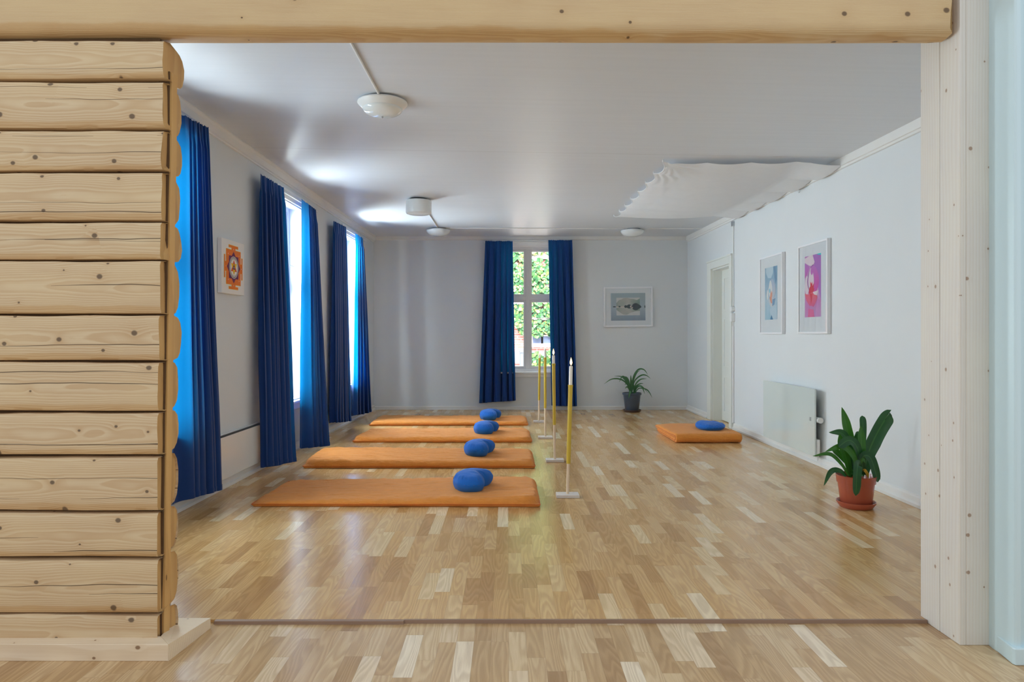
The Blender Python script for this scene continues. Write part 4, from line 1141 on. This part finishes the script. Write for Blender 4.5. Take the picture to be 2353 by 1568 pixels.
def grad(name, stops, axis=2, n0=0.0, n1=1.0, mixn=0.25, horiz=0.0):
    t = NT(name); v, x, y, z = t.xyz()
    s = z if axis == 2 else x
    f = t.n('ShaderNodeMapRange', {0: s, 1: n0, 2: n1}).outputs[0]
    f = t.math('ADD', f, t.math('MULTIPLY', t.math('SUBTRACT', t.noise(v, 7.0, 3.0), 0.5), mixn))
    t.base(t.ramp(f, stops), 0.6, 0.3); return t.m
FULL = [(0, 0), (1, 0), (1, 1), (0, 1)]
# orchid prints
pk = dict(bg=grad('pink_print', [(0.0, S(196, 160, 206)), (0.35, S(206, 132, 190)), (0.6, S(204, 178, 210)), (1.0, S(190, 110, 190))], 2, 0.1, 0.75, 0.7),
          wht=flat('pale_petal', S(232, 216, 226)), mag=grad('magenta_petal', [(0, S(226, 116, 160)), (0.5, S(212, 96, 176)), (1, S(190, 124, 200))], 2, 0.2, 0.65, 0.5),
          red=flat('red_heart', S(220, 76, 92)), lip=grad('pink_lip', [(0, S(214, 100, 160)), (1, S(230, 116, 120))], 2, 0.2, 0.4, 0.6), lil=flat('lilac_petal', S(178, 120, 196)), cy=flat('cyan_corner', S(60, 200, 215)),
          dk=flat('mauve_line', S(140, 84, 150)))
def tear(cx, top, bot, w, n=30, skew=0.0, k=0.62):
    pts = []
    for i in range(n):
        a = 2 * PI * i / n
        s, c = math.sin(a), math.cos(a)
        v = (top + bot) / 2 - (bot - top) / 2 * c
        f = (v - top) / (bot - top)
        ww = w * abs(s) * (0.55 + 0.9 * f * (1.25 - f))
        pts.append((cx + math.copysign(ww, s) + skew * (f - 0.5), v))
    return pts
PINK = [(pk['bg'], FULL), (pk['lil'], [(0.55, 0), (1, 0), (1, 0.75), (0.8, 0.5), (0.62, 0.2)]), (pk['cy'], [(0.72, 0), (1, 0), (1, 0.03), (0.85, 0.02)]),
        (pk['wht'], [(0, 0.03), (0.3, 0.0), (0.5, 0.0), (0.62, 0.12), (0.5, 0.18), (0.28, 0.16), (0, 0.10)]), (pk['mag'], [(0, 0.11), (0.25, 0.17), (0.3, 0.2), (0.18, 0.3), (0, 0.36)]),
        (pk['wht'], tear(0.14, 0.32, 0.64, 0.15)), (pk['dk'], tear(0.52, 0.155, 0.635, 0.40)), (pk['mag'], tear(0.55, 0.165, 0.63, 0.38)), (pk['wht'], tear(0.40, 0.20, 0.60, 0.20)),
        (pk['mag'], tear(0.45, 0.18, 0.32, 0.09)), (pk['red'], [(0.25, 0.6), (0.3, 0.52), (0.36, 0.5), (0.36, 0.42), (0.43, 0.46), (0.48, 0.43), (0.5, 0.5), (0.6, 0.44), (0.56, 0.54), (0.62, 0.54), (0.5, 0.63), (0.4, 0.66)]),
        (pk['wht'], [(0.5, 0.6), (0.85, 0.58), (0.78, 0.66), (0.6, 0.64)]), (pk['lip'], [(0, 0.61), (0.25, 0.63), (0.45, 0.6), (0.6, 0.64), (0.78, 0.66), (0.8, 0.7), (0.66, 0.79), (0.55, 0.84), (0.48, 0.82), (0.3, 0.815), (0.12, 0.73)]),
        (pk['red'], [(0.32, 0.62), (0.5, 0.62), (0.46, 0.72), (0.4, 0.8), (0.38, 0.7)]), (pk['mag'], [(0.24, 0.86), (0.56, 0.88), (0.62, 1.0), (0.2, 1.0)])]
framed((RWX, 6.325, 1.203), -PI / 2, 0.610, 0.845, 0.036, 0.018, 0.335, 0.575, 0.02, PINK, 'larger looking white framed print of a pink and magenta orchid on the door wall')
bl = dict(bg=grad('blue_print', [(0, S(150, 196, 214)), (0.45, S(176, 204, 220)), (0.75, S(140, 178, 204)), (1.0, S(130, 174, 200))], 2, 0.1, 0.72, 0.5),
          pal=flat('pale_blue_petal', S(186, 210, 224)), gry=grad('grey_petal', [(0, S(220, 216, 214)), (1, S(168, 186, 208))], 2, 0.2, 0.55, 0.5), drk=flat('blue_shadow', S(104, 148, 186)),
          org=flat('orange_heart', S(224, 150, 120)), cyn=flat('cyan_fleck', S(60, 190, 220)), wht=flat('ivory_petal', S(222, 226, 226)), tip=flat('blue_tip', S(52, 120, 170)))
BLUE = [(bl['bg'], FULL), (bl['drk'], [(0.68, 0), (0.85, 0), (0.95, 0.25), (0.85, 0.34), (0.76, 0.2)]), (bl['pal'], [(0.1, 0.0), (0.66, 0.0), (0.66, 0.12), (0.5, 0.21), (0.25, 0.2), (0.08, 0.1)]),
        (bl['drk'], tear(0.56, 0.22, 0.62, 0.36)), (bl['gry'], tear(0.57, 0.225, 0.615, 0.33)), (bl['wht'], tear(0.45, 0.25, 0.58, 0.17)), (bl['cyn'], ell(0.40, 0.45, 0.04, 0.045)),
        (bl['wht'], tear(0.22, 0.42, 0.62, 0.08)), (bl['org'], [(0.4, 0.6), (0.46, 0.5), (0.5, 0.44), (0.56, 0.5), (0.62, 0.45), (0.6, 0.56), (0.52, 0.62)]),
        (bl['gry'], [(0.28, 0.63), (0.5, 0.58), (0.7, 0.6), (0.88, 0.58), (0.8, 0.73), (0.56, 0.77), (0.4, 0.72)]), (bl['drk'], [(0.62, 0.62), (0.86, 0.6), (0.78, 0.72), (0.6, 0.75)]),
        (bl['org'], [(0.36, 0.58), (0.56, 0.58), (0.6, 0.7), (0.5, 0.68)]), (bl['pal'], [(0.4, 0.8), (0.95, 0.72), (1, 1), (0.5, 1)]), (bl['tip'], [(0.54, 0.91), (0.68, 1.0), (0.44, 1.0)])]
framed((RWX, 7.325, 1.200), -PI / 2, 0.625, 0.845, 0.036, 0.018, 0.345, 0.565, 0.015, BLUE, 'white framed print of a pale blue orchid on the door wall, nearer the door')
# landscape on the far wall
ld = dict(sky=grad('misty_sky', [(0, S(134, 152, 170)), (0.45, S(172, 186, 196)), (1, S(160, 178, 186))], 2, 0.1, 0.5, 0.15), inn=flat('pale_panel', S(206, 208, 206)),
          mtn=grad('grey_green_hill', [(0, S(150, 164, 158)), (0.5, S(186, 184, 176)), (1, S(132, 156, 146))], 0, -0.2, 0.2, 0.9), tre=flat('dark_tree', S(62, 80, 84)), sand=flat('pale_shore', S(206, 190, 178)))
LAND = [(ld['sky'], FULL), (ld['inn'], [(0.16, 0.17), (0.84, 0.17), (0.84, 0.81), (0.16, 0.81)]),
        (ld['mtn'], [(0.16, 0.36), (0.24, 0.25), (0.30, 0.235), (0.37, 0.185), (0.46, 0.17), (0.56, 0.205), (0.66, 0.22), (0.75, 0.26), (0.84, 0.2), (0.84, 0.49), (0.16, 0.49)]),
        (ld['mtn'], [(0.16, 0.53), (0.84, 0.53), (0.84, 0.65), (0.7, 0.67), (0.58, 0.71), (0.46, 0.79), (0.36, 0.78), (0.26, 0.70), (0.16, 0.61)]),
        (ld['sand'], [(0.16, 0.485), (0.4, 0.485), (0.4, 0.515), (0.16, 0.515)]),
        (ld['tre'], ell(0.72, 0.5, 0.11, 0.13)), (ld['tre'], ell(0.81, 0.5, 0.06, 0.07)), (ld['tre'], ell(0.53, 0.49, 0.07, 0.075)), (ld['tre'], ell(0.43, 0.49, 0.045, 0.05)), (ld['tre'], ell(0.10, 0.495, 0.045, 0.02)), (ld['tre'], ell(0.25, 0.49, 0.03, 0.03)), (ld['tre'], ell(0.985, 0.5, 0.014, 0.05)),
        (ld['tre'], [(0.4, 0.48), (0.88, 0.48), (0.88, 0.53), (0.4, 0.53)]), (ld['sand'], ell(0.575, 0.49, 0.022, 0.04)), (ld['sand'], ell(0.62, 0.53, 0.02, 0.02))]
framed((1.912, BWY, 1.315), 0.0, 0.775, 0.632, 0.035, 0.026, 0.545, 0.435, 0.0, LAND, 'white framed grey landscape of a hill mirrored in water, on the far wall', roll=math.radians(-0.6))

# yantra canvas on the window wall
yy = 5.44; sz = 0.425
root = empty('yantra_canvas', (LWX(yy), yy, 1.517), PI / 2 - math.atan(SLOPE)); tag(root, 'white square canvas with an orange and purple yantra, between the curtains', 'picture')
MB().box(-sz / 2, sz / 2, -0.036, -0.002, 0, sz).build('canvas', paint('canvas_white', S(234, 232, 230), 0.8, 0.02), root, bevel=0.003)
yo = flat('yantra_orange', S(234, 122, 36)); yyel = flat('yantra_yellow', S(240, 190, 30)); yp = flat('yantra_purple', S(110, 44, 88)); yw = flat('yantra_white', S(236, 232, 226)); yk = flat('yantra_black', S(52, 40, 44)); yr = flat('yantra_red', S(226, 84, 34))
mats = [yo, yyel, yp, yw, yk, yr]
mb = MB(); lay = [0]
def yl(pts, m):
    lay[0] += 1
    mb.poly([(u * sz, -0.0362 - 0.00010 * lay[0], sz / 2 + v * sz) for (u, v) in pts], mats.index(m))
def rect(a, b, c, d): return [(a, c), (b, c), (b, d), (a, d)]
def rot4(f):
    for q in range(4):
        c, s = [(1, 0), (0, 1), (-1, 0), (0, -1)][q]
        for pts in f: yl([(c * u - s * v, s * u + c * v) for (u, v) in pts[0]], pts[1])
e = 0.008
rot4([(rect(-0.085 - e, 0.085 + e, 0.31, 0.385), yyel), (rect(-0.205 - e, 0.205 + e, 0.365 - e, 0.405 + e), yyel)])
yl(rect(-0.32 - e, 0.32 + e, -0.32 - e, 0.32 + e), yyel)
rot4([(rect(-0.085, 0.085, 0.30, 0.385), yo), (rect(-0.205, 0.205, 0.365, 0.405), yo)])
yl(rect(-0.32, 0.32, -0.32, 0.32), yo)
for q in range(8):
    a = PI / 2 + q * PI / 4
    def rp(p): return (p[0] * math.cos(a) - p[1] * math.sin(a), p[0] * math.sin(a) + p[1] * math.cos(a))
    yl([rp(p) for p in [(0.12, -0.085), (0.21, -0.088), (0.25, -0.05), (0.295, 0), (0.25, 0.05), (0.21, 0.088), (0.12, 0.085)]], yp)
    yl([rp(p) for p in [(0.325, 0), (0.345, -0.012), (0.345, 0.012)]], yw)
for r_, m in ((0.205, yw), (0.196, yk), (0.186, yw), (0.178, yk), (0.170, yw), (0.160, yk), (0.154, yw)): yl(ell(0, 0, r_, r_, 48), m)
def tri(cx, cy, r_, up, m): yl([(cx + r_ * math.cos(t), cy + r_ * math.sin(t)) for t in ([PI / 2, PI / 2 + 2 * PI / 3, PI / 2 + 4 * PI / 3] if up else [-PI / 2, -PI / 2 + 2 * PI / 3, -PI / 2 + 4 * PI / 3])], m)
tri(0, 0.0, 0.150, True, yr); tri(0, 0.0, 0.150, False, yyel)
for t in range(3):
    a = PI / 2 + t * 2 * PI / 3; tri(0.088 * math.cos(a), 0.088 * math.sin(a), 0.045, True, yr)
tri(0, 0, 0.075, True, yp); yl(ell(0, -0.005, 0.012, 0.012, 16), yw)
mb.build('painted_yantra', mats, root, fix=False)

# thin plain string hanging in the middle window
o = MB().tube(crom([(LWX(6.5) - 0.02, 6.50, 2.02), (LWX(6.75) - 0.03, 6.78, 1.93), (LWX(7.05) - 0.02, 7.08, 1.90), (LWX(7.22) - 0.02, 7.22, 1.97)], 24), 0.0035, 6).build('window_string', M['whiteplastic'], None, smooth=True)
tag(o, 'thin pale string sagging across the middle window of the long wall', 'string')

# ------------------------------------------------------------------ courtyard beyond the far window
M['pave'] = paint('courtyard_paving', S(236, 234, 228), 0.8, 0.05, 4.0)
struct(MB().box(-8, 10, 11.05, 21.5, -0.25, 0.10).build('ground', M['pave']))
def brick():
    t = NT('red_brick'); v, x, y, z = t.xyz()
    b = t.n('ShaderNodeTexBrick', {'Vector': t.vec(x, z, 0.0), 'Color1': S(176, 104, 98), 'Color2': S(196, 132, 124), 'Mortar': S(228, 206, 200), 'Scale': 1.0, 'Mortar Size': 0.008, 'Brick Width': 0.22, 'Row Height': 0.07})
    t.base(b.outputs[0], 0.85, 0.2); return t.m
M['brick'] = brick()
M['stone'] = paint('white_stone_band', S(236, 232, 228), 0.8, 0.03)
M['bluestone'] = paint('blue_grey_render', S(150, 172, 190), 0.8, 0.08, 8.0)
M['darkglass'] = paint('dark_window', S(96, 112, 146), 0.15, 0.1, 2.0)
FY = 19.0
kf = FY / FPX
def fx(px): return (px - CX) * kf
def fz(py): return H - (py - CY) * kf
root = empty('brick_building', (0.6, FY, 0.1)); tag(root, 'red brick building with white bands seen through the far window', 'building')
MB().box(-5.6, 6.4, 0.0, 2.5, 0.0, 6.4).build('brick_wall', M['brick'], root)
MB().box(-5.62, 6.42, -0.05, 0.0, fz(834) - 0.1, fz(809) - 0.1).build('render_base', M['bluestone'], root)
for (ya, yb, xa, xb) in ((596, 586, 1221, 1400), (736, 729, 1221, 1400), (700, 692, 1000, 1206), (798, 790, 1218, 1400), (637, 631, 1221, 1400), (660, 654, 1221, 1400)):
    MB().box(fx(xa) - 0.6, fx(xb) - 0.6, -0.10, 0.0, fz(ya) - 0.1, fz(yb) - 0.1).build('stone_band', M['stone'], root)
for (xa, xb) in ((1224, 1243), (1248, 1268), (1273, 1292)):
    f = MB().box(fx(xa) - 0.66, fx(xb) - 0.54, -0.06, 0.0, fz(791) - 0.1, fz(770) - 0.1).build('window_surround', M['stone'], root)
    MB().box(fx(xa) - 0.6, fx(xb) - 0.6, -0.064, -0.058, fz(789) - 0.1, fz(773) - 0.1).build('pane', M['darkglass'], f)
def ivymat():
    t = NT('ivy_leaf'); g = t.n('ShaderNodeNewGeometry')
    t.base(t.ramp(g.outputs['Random Per Island'], [(0.0, S(28, 78, 50)), (0.35, S(48, 106, 62)), (0.65, S(84, 138, 70)), (0.88, S(140, 160, 84)), (1.0, S(190, 190, 140))]), 0.5, 0.4)
    return t.m
M['ivy'] = ivymat()
def leaves(name, spots, size, label, cat):
    mb = MB(); rg = random.Random(5)
    for (x, y, z) in spots:
        s = size * rg.uniform(0.6, 1.3); a = rg.uniform(0, 2 * PI); tlt = rg.uniform(-0.7, 0.7)
        pts = []
        for (u, v) in ((0, -1), (0.75, -0.3), (0.45, 0.45), (0, 1), (-0.45, 0.45), (-0.75, -0.3)):
            c, sn = math.cos(a), math.sin(a); uu, vv = u * c - v * sn, u * sn + v * c
            pts.append((x + uu * s, y + tlt * vv * s * 0.8 + 0.3 * abs(u) * s, z + vv * s))
        mb.poly(pts)
    o = mb.build(name, M['ivy'], None, fix=False)
    return tag(o, label, cat, kind='stuff')
sp = []; rg = random.Random(3)
while len(sp) < 9500:
    px = rg.uniform(1135, 1315); py = rg.uniform(370, 795)
    left = px < 1214
    if left:
        lim = 752 + 16 * math.sin(px * 0.09)
        if py > lim or (688 < py < 703): continue
    else:
        if py > 772 + 4 * math.sin(px * 0.2): continue
        if any(a - 1 < py < b + 1 for a, b in ((587, 595), (730, 735))): continue
        if any(a < py < b for a, b in ((632, 637), (655, 659))) and rg.random() < 0.7: continue
    if nz(px * 0.05, py * 0.06, 1.0) < -0.28: continue
    sp.append((fx(px), FY - rg.uniform(0.06, 0.26), fz(py)))
leaves('ivy', sp, 0.058, 'green ivy climbing the brick building beyond the far window', 'ivy')
sp = []
while len(sp) < 420:
    px = rg.uniform(1222, 1300); py = rg.uniform(808, 866)
    if math.hypot((px - 1232) / 13, (py - 838) / 28) < 1 or math.hypot((px - 1262) / 14, (py - 838) / 30) < 1:
        d = 17.6 + rg.uniform(0, 0.4); sp.append(((px - CX) * d / FPX, d, H - (py - CY) * d / FPX))
leaves('shrub_foliage', sp, 0.06, 'low green shrub foliage in the courtyard behind the lit candles', 'shrub')
d = 17.2
o = MB().lathe([(0.055, 0.0), (0.055, 0.62), (0.075, 0.64), (0.075, 0.70), (0.05, 0.74), (0.001, 0.75)], 16, ((1199 - CX) * d / FPX, d, 0.10)).build('bollard', paint('grey_bollard', S(110, 120, 132), 0.5), None, smooth=True)
tag(o, 'grey post standing on the pale courtyard beyond the far window', 'bollard')
